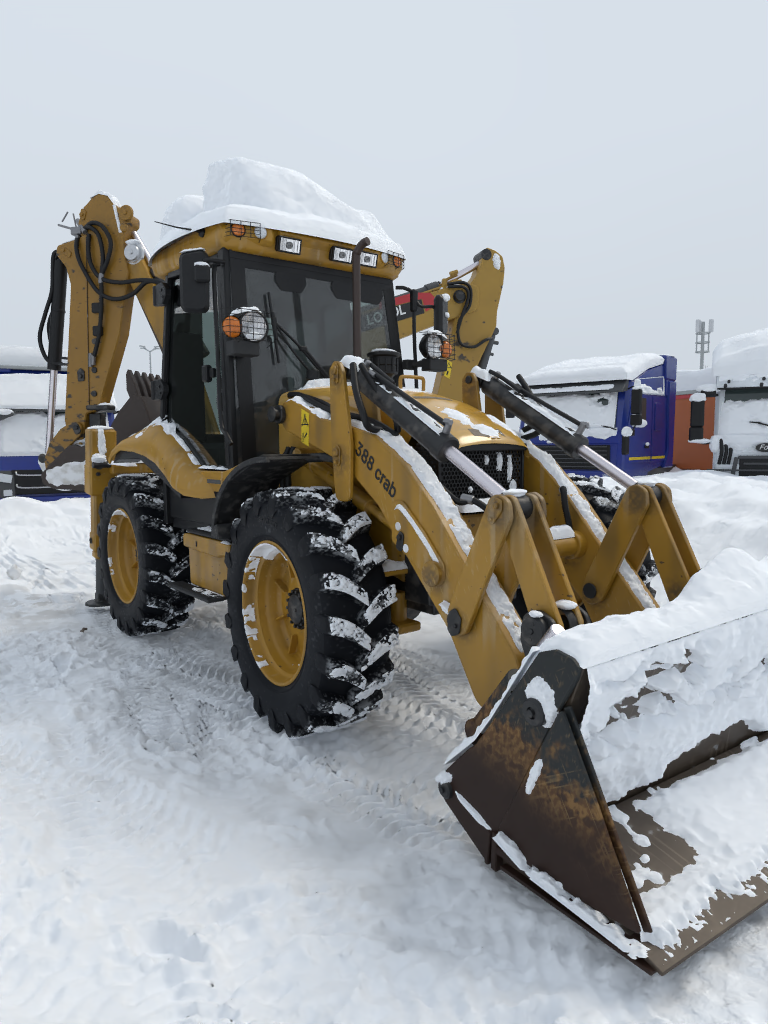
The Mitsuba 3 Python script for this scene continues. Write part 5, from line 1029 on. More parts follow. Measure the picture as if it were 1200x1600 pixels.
SHELL = [(.86, 2.10), (.80, 1.85), (.86, 1.55), (1.06, 1.32), (1.40, 1.22), (1.75, 1.24), (1.75, 1.15), (1.40, 1.13), (1.00, 1.22), (.74, 1.46), (.66, 1.80), (.76, 2.08)]
bkk = key_for('digging_bucket', BL)
add('shell', FH(prism(SHELL, -.30, .30, .006)), 'm_brown', bkk)
add('side_plate', FH(prism(BK, -.318, -.298, .005)), 'm_brown', bkk); add('side_plate', FH(prism(BK, .298, .318, .005)), 'm_brown', bkk)
add('ear', FH(cat([prism(rounded([(1.55, 1.60), (1.70, 1.62), (1.98, 1.32), (1.95, 1.18), (1.6, 1.14), (1.45, 1.2), (1.45, 1.5)], .05), y0, y0 + .03, .004) for y0 in (-.15, .12)])), 'm_dirty_snow', bkk)
for i in range(5):
    yv = -.27 + i * .135
    m = prism(rounded([(.77, 2.00), (.86, 1.97), (.93, 2.15), (.93, 2.30), (.905, 2.36), (.84, 2.22)], [.0, .0, .05, .03, .01, .05]), yv - .035, yv + .035, .008)
    add('tooth', FH(m), 'm_brown', bkk)
def bk_snow():
    c = np.array([(.86, 2.08), (.80, 1.85), (.86, 1.55), (1.06, 1.32)]); s = np.linspace(0, 1, 50); cc = np.stack([np.interp(s * 3, np.arange(4), c[:, k]) for k in (0, 1)], 1)
    yv = np.linspace(-.29, .29, 60); P = np.stack(np.broadcast_arrays(cc[:, None, 0], yv[None], cc[:, None, 1]), -1)
    e = (.42 + .30 * (nz(P, 8, 3) - .5) * 2 - s[:, None] + .12 * np.sin(yv * 46)[None]) * 8
    m = sheet(P, (.95, 0, .3), np.clip(e, -.3, 1) * .028)
    return FH(m)
add('caked_snow', [FH(patch_snow((1.50, -.320, 1.31), .36, .12, (1, 0, -.12), (.12, 0, 1), (0, -1, 0), .010, 59, 60))], 'm_dirty_snow', bkk, True, kind='stuff')
add('snow', [bk_snow(), FH(lump((1.62, 0, 1.64), (.13, .16, .06), 51, 3)), FH(patch_snow((1.7, -.19, 1.24), .20, .07, (1, 0, 0), (0, 0, 1), (0, -1, 0), .02, 52)), FH(lump((1.86, -.05, 1.18), (.14, .14, .06), 53, 3))], 'm_snow', bkk, True, kind='stuff')
hs = [[(1.50, -.05, 3.80), (1.50, -.17, 3.66), (1.48, -.19, 3.50), (1.40, -.19, 3.33), (1.26, -.20, 3.14), (1.08, -.20, 3.06), (.88, -.20, 3.10), (.72, -.20, 3.21), (.58, -.18, 3.19), (.48, -.16, 3.08), (.40, -.1, 2.98)],
      [(1.42, -.15, 3.78), (1.30, -.19, 3.82), (1.18, -.2, 3.77), (1.10, -.2, 3.62), (1.14, -.2, 3.45), (1.215, -.2, 3.30), (1.225, -.2, 3.15), (1.24, -.2, 2.95), (1.28, -.19, 2.72), (1.35, -.19, 2.50)],
      [(1.45, -.10, 3.78), (1.34, -.19, 3.78), (1.24, -.19, 3.70), (1.20, -.19, 3.50), (1.22, -.19, 3.32)],
      [(1.36, -.17, 3.72), (1.36, -.19, 3.55), (1.33, -.19, 3.40), (1.22, -.20, 3.27), (1.02, -.20, 3.22), (.80, -.2, 3.23), (.60, -.19, 3.21), (.50, -.16, 3.14), (.38, -.1, 3.02)],
      [(1.80, -.03, 3.62), (1.86, -.05, 3.58), (1.885, -.05, 3.40), (1.90, -.06, 3.2), (1.99, -.06, 2.98), (2.07, -.06, 2.75), (2.03, -.06, 2.56), (1.95, -.05, 2.47), (1.84, -.03, 2.46)],
      [(1.78, .03, 3.62), (1.90, .03, 3.55), (1.90, .03, 3.32), (1.93, .03, 3.1), (2.02, .03, 2.88), (2.0, .03, 2.66), (1.95, .02, 2.55)]]
for i, h in enumerate(hs): add('hose', FH(tube([np.array(q) for q in h], .021, 10, 8, rib=.06)), 'm_hose', BL, 40)
for m in (rod((1.56, -.05, 3.90), (1.40, -.17, 3.74), .028, 10), rod((1.50, -.15, 3.72), (1.51, -.17, 3.60), .022, 8), rod((1.36, -.19, 2.52), (1.38, -.17, 2.42), .026, 8), rod((1.40, -.17, 2.54), (1.41, -.17, 2.40), .022, 8), rod((1.72, -.15, 3.84), (1.46, -.14, 3.76), .012, 8), rod((1.60, -.15, 3.96), (1.68, -.14, 3.87), .008, 8), rod((1.54, -.15, 3.94), (1.52, -.14, 3.80), .008, 8), box((1.52, -.12, 3.77), (.12, .08, .08), .01), rod((1.215, -.2, 3.32), (1.23, -.2, 3.22), .026, 10)): add('hose_fitting', FH(m), 'm_fitting', BL)
for z in (2.99, 2.76): add('hose_clamp', FH(box((1.31, -.165, z), (.10, .05, .10), .01)), 'm_plastic', BL)

# ------------------------------------------------------------------ snow heap on the cab roof
def roof_snow():
    n1, n2 = 150, 170
    a, b = np.linspace(-1, 1, n1), np.linspace(-1, 1, n2); A, Bb = np.meshgrid(a, b, indexing='ij')
    # square mapped to a rounded rectangle
    qa, qb = A * np.sqrt(1 - .5 * Bb ** 2 * .45), Bb * np.sqrt(1 - .5 * A ** 2 * .45)
    x = -1.365 + .655 * qa / .88; y = .765 * qb / .88; y = np.where(y > 0, y * .885, y)
    P = np.stack([x, y, 0 * x], -1)
    base = np.interp(np.maximum(np.abs(A), np.abs(Bb)), [0, .80, .93, 1], [3.04, 3.03, 2.985, 2.945])
    shelf = .055 + .035 * nz(P, 4, 4)
    edge = np.clip((1 - np.maximum(np.abs(A), np.abs(Bb))) / .07, 0, 1) ** .5
    h = shelf + .20 * sst(-.45, -.2, y) * sst(-.74, -.95, x) * sst(.7, .5, y) * sst(-2.02, -1.85, x) + .018 * (nz(P, 9, 5) - .5) + .008 * (nz(P, 30, 6) - .5)
    z = base + h * edge - .004 * (1 - edge)
    return tm(np.stack([x, y, z], -1).reshape(-1, 3), grid_faces(n1, n2))
def snow_block(pts, seed, ref=.014, amp=.040, it=48):
    """a broken block of settled snow: soft top, craggy sides"""
    m = manifold3d.Manifold.hull_points(np.array(pts, float)).refine_to_length(ref).to_mesh()
    t = tm(m.vert_properties[:, :3], m.tri_verts); t.merge_vertices()
    trimesh.smoothing.filter_taubin(t, iterations=it)
    trimesh.smoothing.filter_laplacian(t, lamb=.5, iterations=it)
    v, n = np.array(t.vertices), np.array(t.vertex_normals); side = np.clip(1.1 - np.abs(n[:, 2]), 0, 1)
    r = np.abs(nz(v + seed, 6, seed) - .5) * 2
    d = amp * (nz(v + seed, 3.2, seed + 1) - .5) * 2 + side * (.034 * (r - .4) + .030 * (nz(v * [1, 1, .6], 15, seed + 2) - .5) + .010 * (nz(v, 42, seed + 3, 2) - .5)) + .003 * (nz(v, 30, seed + 4) - .5)
    t.vertices = v + n * d[:, None]; return t
slab = [(-.74, -.42, 2.98), (-.72, .42, 2.98), (-.80, .60, 2.98), (-1.8, .60, 3.0), (-1.68, -.52, 3.0), (-.78, -.42, 3.14), (-1.02, -.46, 3.42), (-1.10, -.46, 3.50), (-1.56, -.48, 3.60), (-.84, -.22, 3.36), (-.98, -.14, 3.46), (-1.5, -.10, 3.62), (-.80, .20, 3.24), (-.95, .25, 3.34), (-1.5, .30, 3.42), (-.80, .48, 3.11), (-1.4, .56, 3.22), (-1.66, -.44, 3.48)]
back = [(-1.60, -.62, 3.0), (-2.02, -.70, 2.98), (-2.04, .30, 2.98), (-1.60, .30, 3.0), (-1.70, -.60, 3.32), (-1.95, -.66, 3.28), (-2.0, -.45, 3.46), (-1.78, -.42, 3.42), (-1.9, -.10, 3.48), (-1.8, .2, 3.36)]
add('snow_heap', [roof_snow(), snow_block(slab, 3), snow_block(back, 5, amp=.03)], 'm_snow', None, True, label='thick broken slab of snow heaped on the backhoe loader cab roof', category='snow')

# ------------------------------------------------------------------ excavator arm behind the cab
e2 = np.array([.616, .788, 0]) * math.cos(.25) + np.array([-.788, .616, 0]) * math.sin(.25)
n2 = np.array([e2[1], -e2[0], 0]); n2 = n2 if n2 @ (CAM - np.array([-4.7, 4.86, 0])) > 0 else -n2
FE = Frame(np.stack([e2, -n2, [0, 0, 1]], 1), (-4.707, 4.86, 0))
EX = thing('excavator', 'chipped yellow excavator behind the cab with its boom stretched out and dipper hanging down', 'excavator')
A2 = 'm_arm'
eb = key_for('boom', EX)
BO = rounded([(.44, 3.98), (.40, 3.62), (.30, 3.58), (-.14, 3.43), (-.82, 3.16), (-1.3, 2.75), (-1.75, 2.1), (-2.05, 1.35), (-2.35, 1.35), (-2.40, 1.9), (-2.2, 2.6), (-1.8, 3.15), (-1.2, 3.52), (-.5, 3.80), (.20, 4.02)], .12)
add('boom_beam', FE(prism(BO, -.20, .20, .01)), A2, eb)
bd = np.array([(-.86, 3.625), (-.09, 3.85)]); dd = (bd[1] - bd[0]) / np.linalg.norm(bd[1] - bd[0])
add('sign_panel', [FE(prism([(-1.62, 3.16), (-.45, 3.54), (-.50, 3.74), (-1.66, 3.40)], -.204, -.2005, 0))], 'm_decal_black', eb, False)
add('sign_stripe', [FE(prism([(-1.15, 3.565), (-.49, 3.745), (-.43, 3.56), (-.20, 3.70), (-.36, 3.84), (-.62, 3.83), (-1.15, 3.67)], -.2035, -.2003, 0))], 'm_decal_red', eb, False)
xd = FE.M @ np.array([.95, 0, .312])
add('lettering', text_on('LOVOL', .135, FE.p(-1.33, -.2045, 3.33), xd, n2, .002, True, .12), 'm_decal_white', eb, False)
ec = key_for('dipper_cylinder', EX)
add('barrel', FE(cat([rod((-1.6, 0, 3.47), (-.22, 0, 3.95), .075), rod((-.36, 0, 3.905), (-.18, 0, 3.968), .095), *[rod((-.175 + .09 * 0, .075 * math.cos(t), 3.968 + .075 * math.sin(t)), (-.15, .075 * math.cos(t), 3.977 + .075 * math.sin(t)), .016, 6) for t in np.linspace(0, 6.28, 9)[:-1]]])), 'm_truck_grey', ec)
add('rod', FE(rod((-.2, 0, 3.962), (.58, 0, 4.40), .050)), 'm_chrome', ec)
ed = key_for('dipper', EX)
DI = rounded([(.50, 4.50), (.56, 4.57), (.70, 4.53), (.82, 4.45), (.86, 4.28), (.84, 4.05), (.74, 3.62), (.73, 3.40), (.64, 3.22), (.50, 2.95), (.20, 2.30), (-.10, 1.55), (-.25, 1.40), (-.42, 1.45), (-.42, 1.60), (-.20, 2.45), (.0, 3.28), (.10, 3.72), (.24, 3.94), (.42, 4.18), (.48, 4.36)],
             [.05, .05, .08, .08, .1, .1, .05, .05, .05, .1, .1, .05, .05, .05, .05, .1, .1, .1, .1, .1, .05])
add('dipper_beam', FE(prism(DI, -.16, .16, .01)), A2, ed)
add('rod_mount', FE(cat([rod((.55, -.17, 4.46), (.55, .17, 4.46), .085), rod((.08, -.30, 3.80), (.08, .30, 3.80), .07), lathe([(0, .04), (.05, .04), (.06, .02), (.10, .02), (.10, 0)], (.10, -.20, 3.80), (0, -1, 0), 20)])), 'm_steel', ed)
add('warning_label', FE(prism([(-.085, 2.87), (.005, 2.82), (-.035, 2.58), (-.125, 2.62)], -.1635, -.1605, 0)), 'm_decal_yellow', ed, False)
add('warning_symbol', [FE(m) for m in tri_outline((-.05, 2.77), .05, .008, -.1655, -.164) + [prism([(-.075, 2.70), (-.05, 2.69), (-.075, 2.63), (-.09, 2.64)], -.1655, -.164, 0)]], 'm_decal_black', ed, False)
bcc = key_for('bucket_cylinder', EX)
add('barrel', FE(cat([rod((.70, -.02, 3.28), (.42, -.02, 2.35), .072), rod((.74, -.10, 3.33), (.74, .10, 3.33), .06), rod((.5, -.02, 3.19), (.82, -.02, 3.16), .03), rod((.62, -.02, 3.0), (.74, -.02, 2.98), .025)])), 'm_truck_grey', bcc)
add('rod', FE(rod((.45, -.02, 2.4), (.20, -.02, 1.55), .04)), 'm_chrome', bcc)
for h in ([(-.10, -.24, 3.97), (.15, -.26, 4.0), (.26, -.26, 3.9), (.24, -.26, 3.66), (.08, -.25, 3.42), (.10, -.24, 3.12), (.32, -.24, 3.06), (.52, -.22, 3.17), (.64, -.18, 3.2)], [(-.1, -.25, 3.93), (.14, -.28, 3.93), (.22, -.27, 3.8), (.12, -.26, 3.5), (.05, -.25, 3.25)]):
    add('hose', FE(tube([np.array(q) for q in h], .024, 8)), 'm_hose', EX, 40)
add('pipe', FE(cat([tube([(-1.4, -.12, 3.50), (-.2, -.12, 3.93), (.0, -.12, 4.02), (.16, -.12, 4.06)], .022, 8), tube([(-1.4, -.05, 3.54), (-.2, -.05, 3.97), (-.05, -.05, 4.08), (.12, -.05, 4.16)], .022, 8), rod((-.02, -.12, 4.15), (.10, -.12, 4.19), .035, 6), rod((.0, -.12, 4.02), (.11, -.12, 4.05), .035, 6), box((-.12, -.14, 3.90), (.06, .08, .34), .01)])), A2, eb)
add('snow', [FE(m) for m in (patch_snow((.72, -.166, 4.36), .06, .11, (1, 0, .2), (-.2, 0, 1), (0, -1, 0), .02, 5), strip_snow([(.62, 0, 4.56), (.76, 0, 4.50)], (0, 1, 0), .3, .02, 6, .7), strip_snow([(-.2, 0, 3.905), (.12, 0, 4.0)], (0, 1, 0), .35, .03, 7, .7)) if m is not None], 'm_snow', ed, True, kind='stuff')
gE = gz(*FE.p(-2.5, .7, 0)[:2])
add('house', FE(cat([box((-2.5, .7, gE + 1.45), (1.45, 2.6, .85), .08), box((-2.5, 2.2, gE + 1.5), (1.4, .6, .9), .15), box((-2.5, .5, gE + .75), (1.0, 1.0, .5))])), A2, EX)
add('cabin', FE(box((-2.95, 1.1, gE + 2.1), (.5, 1.2, .7), .08)), A2, EX)
for sd in (-1, 1):
    add('track', Frame(np.stack([FE.M[:, 1], -FE.M[:, 0], FE.M[:, 2]], 1), FE.p(-2.5 + sd * .5, .7, 0))(prism(rounded([(-1.5, gE + .02), (1.5, gE + .02), (1.75, gE + .35), (1.5, gE + .7), (-1.5, gE + .7), (-1.75, gE + .35)], .2), -.2, .2, .03)), 'm_truck_grey', EX)
gB = gz(*FE.p(.1, 0, 0)[:2])
add('bucket', FE(prism(rounded([(-.45, 1.55), (.1, 1.6), (.35, 1.3), (.55, .95), (.5, gB + .1), (.1, gB), (-.5, gB + .2), (-.6, 1.1)], .15), -.5, .5, .02)), 'm_rust', EX)

# ------------------------------------------------------------------ trucks
def truck_snow(name, m, lab): return add(name, m, 'm_snow', None, True, label=lab, category='snow')
def snow_cap(F_, x0, x1, y0, y1, z0, hf, seed, nx=70, ny=70, sc=1.6, bulge=.05):
    """a rounded cushion of snow over a rectangle; hf(x, y) gives its thickness"""
    a, b = np.meshgrid(np.linspace(-1, 1, nx), np.linspace(-1, 1, ny), indexing='ij')
    e = np.clip((1 - np.maximum(np.abs(a), np.abs(b))) / .12, 0, 1) ** .55
    x, y = (x0 + x1) / 2 + a * (x1 - x0) / 2, (y0 + y1) / 2 + b * (y1 - y0) / 2
    P = np.stack([x, y, 0 * x], -1)
    z = np.vectorize(z0)(x, y) if callable(z0) else z0
    th = hf(x, y) * (.86 + .28 * nz(P, sc, seed)) + .03 * (nz(P, 5, seed + 1) - .5)
    k = bulge * np.sin(np.clip(e, 0, 1) * math.pi)
    return F_(tm(np.stack([x + np.sign(a) * k * (np.abs(a) > .7), y + np.sign(b) * k * (np.abs(b) > .7), z + th * e - .02 * (1 - e)], -1).reshape(-1, 3), grid_faces(nx, ny)))
def face_snow(F_, quad, N, thick, seed, n=70, cover=.8, fade=None, rough=1.0):
    """snow plastered on a face given by its four corners (a, b, c, d)"""
    q = [np.array(p, float) for p in quad]; s, t = np.meshgrid(np.linspace(0, 1, n), np.linspace(0, 1, n), indexing='ij')
    P = (q[0] * ((1 - s) * (1 - t))[..., None] + q[1] * (s * (1 - t))[..., None] + q[2] * (s * t)[..., None] + q[3] * ((1 - s) * t)[..., None])
    c = cover + (0 if fade is None else fade(s, t)) + .55 * (nz(P, 2.6, seed) - .5) + .30 * (nz(P, 9, seed + 1) - .5)
    e = np.minimum(np.minimum(s, 1 - s), np.minimum(t, 1 - t)) * 14
    am = np.clip((c - .5) * 5, -.4, 1) * thick * (.6 + .8 * nz(P, 3, seed + 2)) + rough * .02 * (nz(P, 13, seed + 3) - .5)
    am = np.where(c > .5, am, -.01) * np.clip(e, 0, 1) - .006 * (1 - np.clip(e, 0, 1))
    return F_(sheet(P, N, am, -.008))
def wheel_simple(F_, k, x, y, z, r=.52, w=.30):
    kk = key_for('wheel', k)
    add('tyre', F_(lathe([(r * .55, -w / 2), (r * .9, -w / 2), (r, -w * .36), (r, w * .36), (r * .9, w / 2), (r * .55, w / 2)], (x, y, z), (0, 1, 0), 36)), 'm_rubber', kk)
    add('rim', F_(lathe([(r * .56, .12), (r * .5, .13), (r * .45, .02), (r * .2, .02), (r * .18, .10), (0, .10)], (x, y, z), (0, 1 if y > 0 else -1, 0), 28)), 'm_silver', kk)

# --- blue tractor unit on the right
hd = np.array([.208, -.978, 0]); hd /= np.linalg.norm(hd); lf = np.array([-hd[1], hd[0], 0])
NC = np.array([-5.017, 10.147, 0])
g0 = 0.50
F1 = Frame(np.stack([hd, lf, [0, 0, 1]], 1), NC - lf * 1.25); XS = 1.34
_F1 = F1
def F1(m):                                                            # sleeper cab: everything behind the front face is drawn out
    m = cat(m).copy(); v = np.array(m.vertices); v[:, 0] = np.where(v[:, 0] < 0, v[:, 0] * XS, v[:, 0]); m.vertices = v; return _F1(m)          # local: x forward, y left, z up; front face at x = 0, near side y = +1.25
BT = thing('blue_truck', 'dark blue tractor unit with a yellow side stripe and grey sun visor', 'truck')
cabp = rounded([(.0, 1.0), (.03, 1.86), (-.14, 2.72), (-.22, 2.90), (-.9, 3.22), (-1.55, 3.40), (-1.93, 3.40), (-1.95, 1.05), (-1.15, 1.05), (-1.10, .80), (-.25, .80), (-.2, .70), (.0, .70)], [.05, .06, .05, .1, .2, .1, .05, .03, .03, .08, .08, .03, .05])
add('cab', F1(prism(cabp, -1.24, 1.24, .07)), 'm_blue', BT, 25)
add('windscreen', F1(tm([(.045, -1.06, 1.90), (.045, 1.06, 1.90), (-.125, 1.02, 2.68), (-.125, -1.02, 2.68)], [[0, 1, 2], [0, 2, 3]])), 'm_truck_glass', BT, False)
add('sun_visor', F1(cat([prism(rounded([(-.12, 2.66), (.10, 2.62), (.12, 2.65), (-.10, 2.93), (-.18, 2.93)], .02), -1.20, 1.22, .01)])), 'm_truck_grey', BT)
add('front_panel', F1(cat([box((.02, 0, 1.70), (.05, 2.30, .26), .02)])), 'm_blue', BT)
add('grille', F1(cat([box((.02, 0, 1.28), (.06, 1.9, .52), .02)])), 'm_plastic', BT)
for i in range(6): add('grille_bar', F1(box((.06, 0, 1.08 + i * .085), (.03, 1.8, .022), .006)), 'm_truck_grey', BT)
add('bumper', F1(cat([box((.02, 0, .78), (.16, 2.46, .42), .04)])), 'm_blue', BT)
for y in (1.16, -1.16): add('corner_panel', F1(box((-.12, y, 1.36), (.30, .18, .80), .04)), 'm_blue', BT)
dr1 = key_for('door', BT)
add('panel', F1(prism(rounded([(-.16, 1.16), (-1.14, 1.16), (-1.14, 2.62), (-.30, 2.62), (-.10, 1.92)], .03), 1.236, 1.256, .005)), 'm_blue', dr1)
add('window', F1(prism(rounded([(-.26, 1.98), (-.86, 1.98), (-.86, 2.55), (-.36, 2.55)], .04), 1.25, 1.262, .003)), 'm_truck_glass', dr1)
add('handle', F1(cat([box((-.92, 1.265, 1.50), (.17, .03, .07), .01)])), 'm_plastic', dr1)
add('side_panel', F1(cat([prism(rounded([(-1.18, 1.16), (-1.88, 1.16), (-1.88, 2.62), (-1.18, 2.62)], .03), 1.236, 1.252, .005), prism(rounded([(-1.28, 1.85), (-1.62, 1.85), (-1.62, 2.48), (-1.28, 2.48)], .06), 1.25, 1.268, .006)])), 'm_blue', BT)
add('stripe', F1(cat([box((-.65, 1.2572, 1.25), (.95, .003, .06), 0.0005), box((-1.53, 1.2535, 1.25), (.66, .003, .06), .0005)])), 'm_decal_yellow', BT)
for m in [prism(rounded([(-1.72, 1.0), (-2.20, 1.0), (-2.26, 3.02), (-1.86, 3.02), (-1.86, 2.4), (-1.92, 1.4)], .03), 1.20, 1.30, .03), prism(rounded([(-1.72, 1.0), (-2.20, 1.0), (-2.26, 3.02), (-1.86, 3.02)], .03), -1.30, -1.20, .03),
                       prism(rounded([(-1.70, 3.03), (-2.26, 3.03), (-2.28, 3.58), (-1.66, 3.58)], .05), .72, 1.29, .03), prism(rounded([(-1.76, 2.66), (-2.24, 2.66), (-2.26, 3.04), (-1.76, 3.04)], .03), .80, 1.27, .02)]: add('fairing', F1(m), 'm_blue', BT, 25)
add('mirror', F1(cat([box((-.02, 1.46, 2.42), (.10, .20, .50), .04), box((-.02, 1.46, 2.05), (.09, .22, .22), .05), tube([(-.14, 1.22, 2.70), (-.05, 1.36, 2.73), (-.02, 1.46, 2.68)], .016, 8), tube([(-.15, 1.24, 1.90), (-.06, 1.36, 1.84), (-.02, 1.46, 1.96)], .014, 8), box((-.25, 1.27, 1.80), (.14, .06, .14), .03)])), 'm_plastic', BT)
add('mirror', F1(cat([box((-.02, -1.46, 2.42), (.10, .20, .50), .04), tube([(-.14, -1.22, 2.70), (-.05, -1.36, 2.73), (-.02, -1.46, 2.68)], .016, 8)])), 'm_plastic', BT)
add('wiper', F1(cat([tube([(.09, .55, 1.88), (.07, .0, 1.99), (.07, -.25, 2.02)], .014, 6), tube([(.09, 1.1, 1.86), (.07, .6, 2.0)], .014, 6)])), 'm_plastic', BT)
add('intake', F1(cat([box((-.02, 1.25, 1.54), (.14, .12, .40), .03)])), 'm_plastic', BT)
add('headlamp', F1(cat([box((.07, 1.0, .85), (.06, .36, .2), .03)])), 'm_white_lens', BT)
add('step_panel', F1(cat([prism(rounded([(-1.05, 1.02), (-1.95, 1.02), (-1.98, .45), (-1.3, .42)], .06), 1.05, 1.22, .02)])), 'm_truck_grey', BT)
add('chassis', F1(cat([box((-3.6, .42, .85), (5.4, .10, .26)), box((-3.6, -.42, .85), (5.4, .10, .26)), box((-3.6, 0, .85), (.3, .8, .2)), box((-5.2, 0, 1.1), (1.2, 1.0, .12))])), 'm_truck_grey', BT)
for x in (-.72, -5.0):
    for y in (-1.05, 1.05): wheel_simple(F1, BT, x, y, .70, .52)
hs1 = lambda x, y: np.interp(x, [-1.95, -1.5, -.9, -.3, .1], [.12, .22, .30, .34, .20]) * np.interp(y, [-1.3, -.6, 1.3], [.75, 1, 1.05])
zt = lambda x, y: np.interp(x, [-1.95, -1.55, -.9, -.22, .1], [3.38, 3.38, 3.21, 2.90, 2.90])
truck_snow('snow_blanket', cat([snow_cap(F1, -1.62, .02, -1.30, 1.26, zt, hs1, 3), face_snow(F1, [(-.28, 1.25, 2.62), (-1.75, 1.25, 2.66), (-1.72, 1.25, 3.10), (-.35, 1.25, 2.92)], (0, 1, 0), .07, 4, 50, .52, lambda s, t: .35 * (1 - t) - .25 + .5 * np.exp(-(s / .12) ** 2))]), 'long smooth blanket of snow on the roof of the dark blue tractor unit')
add('snow', [face_snow(F1, [(.047, -1.07, 1.89), (.047, 1.04, 1.89), (-.12, 1.01, 2.68), (-.12, -1.03, 2.68)], (1, 0, .2), .07, 8, 90, .84, lambda s, t: -.42 * np.exp(-((s - .86) / .12) ** 2 - ((t - .75) / .2) ** 2) - .25 * sst(.8, 1, t)),
             face_snow(F1, [(.047, -1.15, 1.58), (.047, 1.10, 1.58), (.05, 1.10, 1.90), (.05, -1.15, 1.90)], (1, 0, .3), .06, 9, 60, .55, lambda s, t: .5 * (t - .5)),
             F1(lump((-.56, 1.27, 2.0), (.32, .04, .09), 6, 3)), F1(lump((-.28, 1.27, 2.08), (.07, .04, .16), 7, 3)), F1(lump((-.02, 1.27, 1.80), (.14, .10, .10), 8, 3)), F1(lump((-.02, 1.46, 2.69), (.07, .11, .04), 9, 3)), F1(lump((-.92, 1.28, 1.55), (.07, .03, .04), 10, 3)), F1(lump((-2.0, 1.0, 3.59), (.28, .28, .04), 11, 3)),
             F1(strip_snow([(.05, -1.15, 2.745), (.05, 1.0, 2.745)], (1, 0, -.9), .16, .025, 12, .62, .03))], 'm_snow', BT, True, kind='stuff')

# --- white tractor unit at the right edge
W1 = np.array([-3.896, 11.582, 0]); w2d = np.array([.616, .788, 0]) * math.cos(-.45) + np.array([-.788, .616, 0]) * math.sin(-.45)   # along the front, image left to right
hd2 = np.array([w2d[1], -w2d[0], 0]); hd2 = hd2 if hd2 @ (CAM - W1) > 0 else -hd2
F2 = Frame(np.stack([hd2, w2d, [0, 0, 1]], 1), W1 + w2d * 1.25)       # y from -1.25 (image left) to 1.25
WT = thing('white_truck', 'white tractor unit at the right edge with an oval badge and black mirrors', 'truck')
cabw = rounded([(.0, .55), (.03, 1.70), (-.10, 2.72), (-.20, 3.02), (-.9, 3.40), (-2.2, 3.5), (-2.2, 1.05), (-.3, .95), (-.3, .55)], [.05, .1, .05, .1, .3, .1, .05, .05, .05])
add('cab', F2(prism(cabw, -1.24, 1.24, .08)), 'm_white', WT, 25)
add('windscreen', F2(tm([(.035, -1.10, 1.72), (.035, 1.10, 1.72), (-.09, 1.06, 2.66), (-.09, -1.06, 2.66)], [[0, 1, 2], [0, 2, 3]])), 'm_truck_glass', WT, False)
vk = add('visor', F2(prism(rounded([(-.10, 2.66), (.18, 2.68), (.19, 2.71), (.02, 2.96), (-.14, 2.98)], .02), -1.22, 1.22, .01)), 'm_white', WT)
add('visor_trim', F2(box((.05, 0, 2.665), (.26, 2.42, .03), .01)), 'm_plastic', WT)
for y, z, x in ((-1.0, 2.80, .135), (-1.06, 2.72, .19), (-.38, 2.83, .118), (-.42, 2.72, .19), (-.12, 2.85, .105), (-.17, 2.74, .178)):
    add('clearance_lamp', F2(lathe([(0, .03), (.03, .028), (.035, -.03)], (x, y, z), (1, 0, .7), 14)), 'm_decal_black', WT)
add('grille', F2(cat([prism(rounded([(.02, 1.28), (.06, 1.28), (.06, .90), (.02, .90)], .01), -.75, 1.1, .01)])), 'm_plastic', WT)
add('grille_frame', F2(cat([box((.06, .2, 1.28), (.06, 1.95, .07), .02), box((.06, .2, 1.15), (.05, 1.75, .05), .015), box((.075, .1, 1.02), (.10, 2.9, .035), .01), bar((.055, -.80, 1.28), (.055, -.86, .92), .08, .05, (1, 0, 0))])), 'm_truck_grey', WT)
hcw = honeycomb(1.8, .34, .075, .02, .008); add('lower_mesh', F2(Frame(np.eye(3), (.055, .2, .83))(hcw)), 'm_plastic', WT, False)
add('bumper', F2(cat([box((.0, -.95, .85), (.10, .50, .60), .04), box((.0, 0, .55), (.12, 2.45, .30), .04)])), 'm_white', WT)
for i in range(3): add('corner_vent', F2(tube([(.03 - i * .02, -1.10 + i * .085, 1.66 - .1 * i), (.045, -1.08 + i * .085, 1.4), (.035, -1.12 + i * .085, 1.14)], .036, 8)), 'm_plastic', WT)
add('badge', F2(lathe([(0, .02), (.155, .02), (.165, .012), (.165, 0)], (.03, 0, 0), (1, 0, 0), 40)), 'm_decal_black', WT)
_b = [k for k in scene if k == f'{WT}__badge'][0]
_ov = lathe([(0, .03), (.160, .03), (.168, .015), (.168, 0)], (0, 0, 0), (1, 0, 0), 44); _ov.vertices = _ov.vertices * [1, 1.25, .52]
scene[_b] = mikit.ply(F2(Frame(np.eye(3), (.075, -.27, 1.475))(_ov)), 'm_decal_black', 30)
_ring = lathe([(.163, .028), (.172, .036), (.180, .02), (.180, 0)], (0, 0, 0), (1, 0, 0), 44); _ring.vertices = _ring.vertices * [1, 1.25, .54]
add('badge_ring', F2(Frame(np.eye(3), (.075, -.27, 1.475))(_ring)), 'm_silver', WT)
add('badge_lettering', text_on('Ford', .095, F2.p(.107, -.41, 1.44), w2d, hd2, .004, False, .35), 'm_decal_white', WT, False)
add('recess', F2(cat([box((.035, -.66, 1.74), (.05, .42, .10), .02)])), 'm_plastic', WT)
add('wiper', F2(cat([bar((.10, -.45, 1.97), (.11, .12, 1.80), .03, .03), tube([(.09, -.6, 1.99), (.10, -.40, 1.97)], .014, 6)])), 'm_plastic', WT)
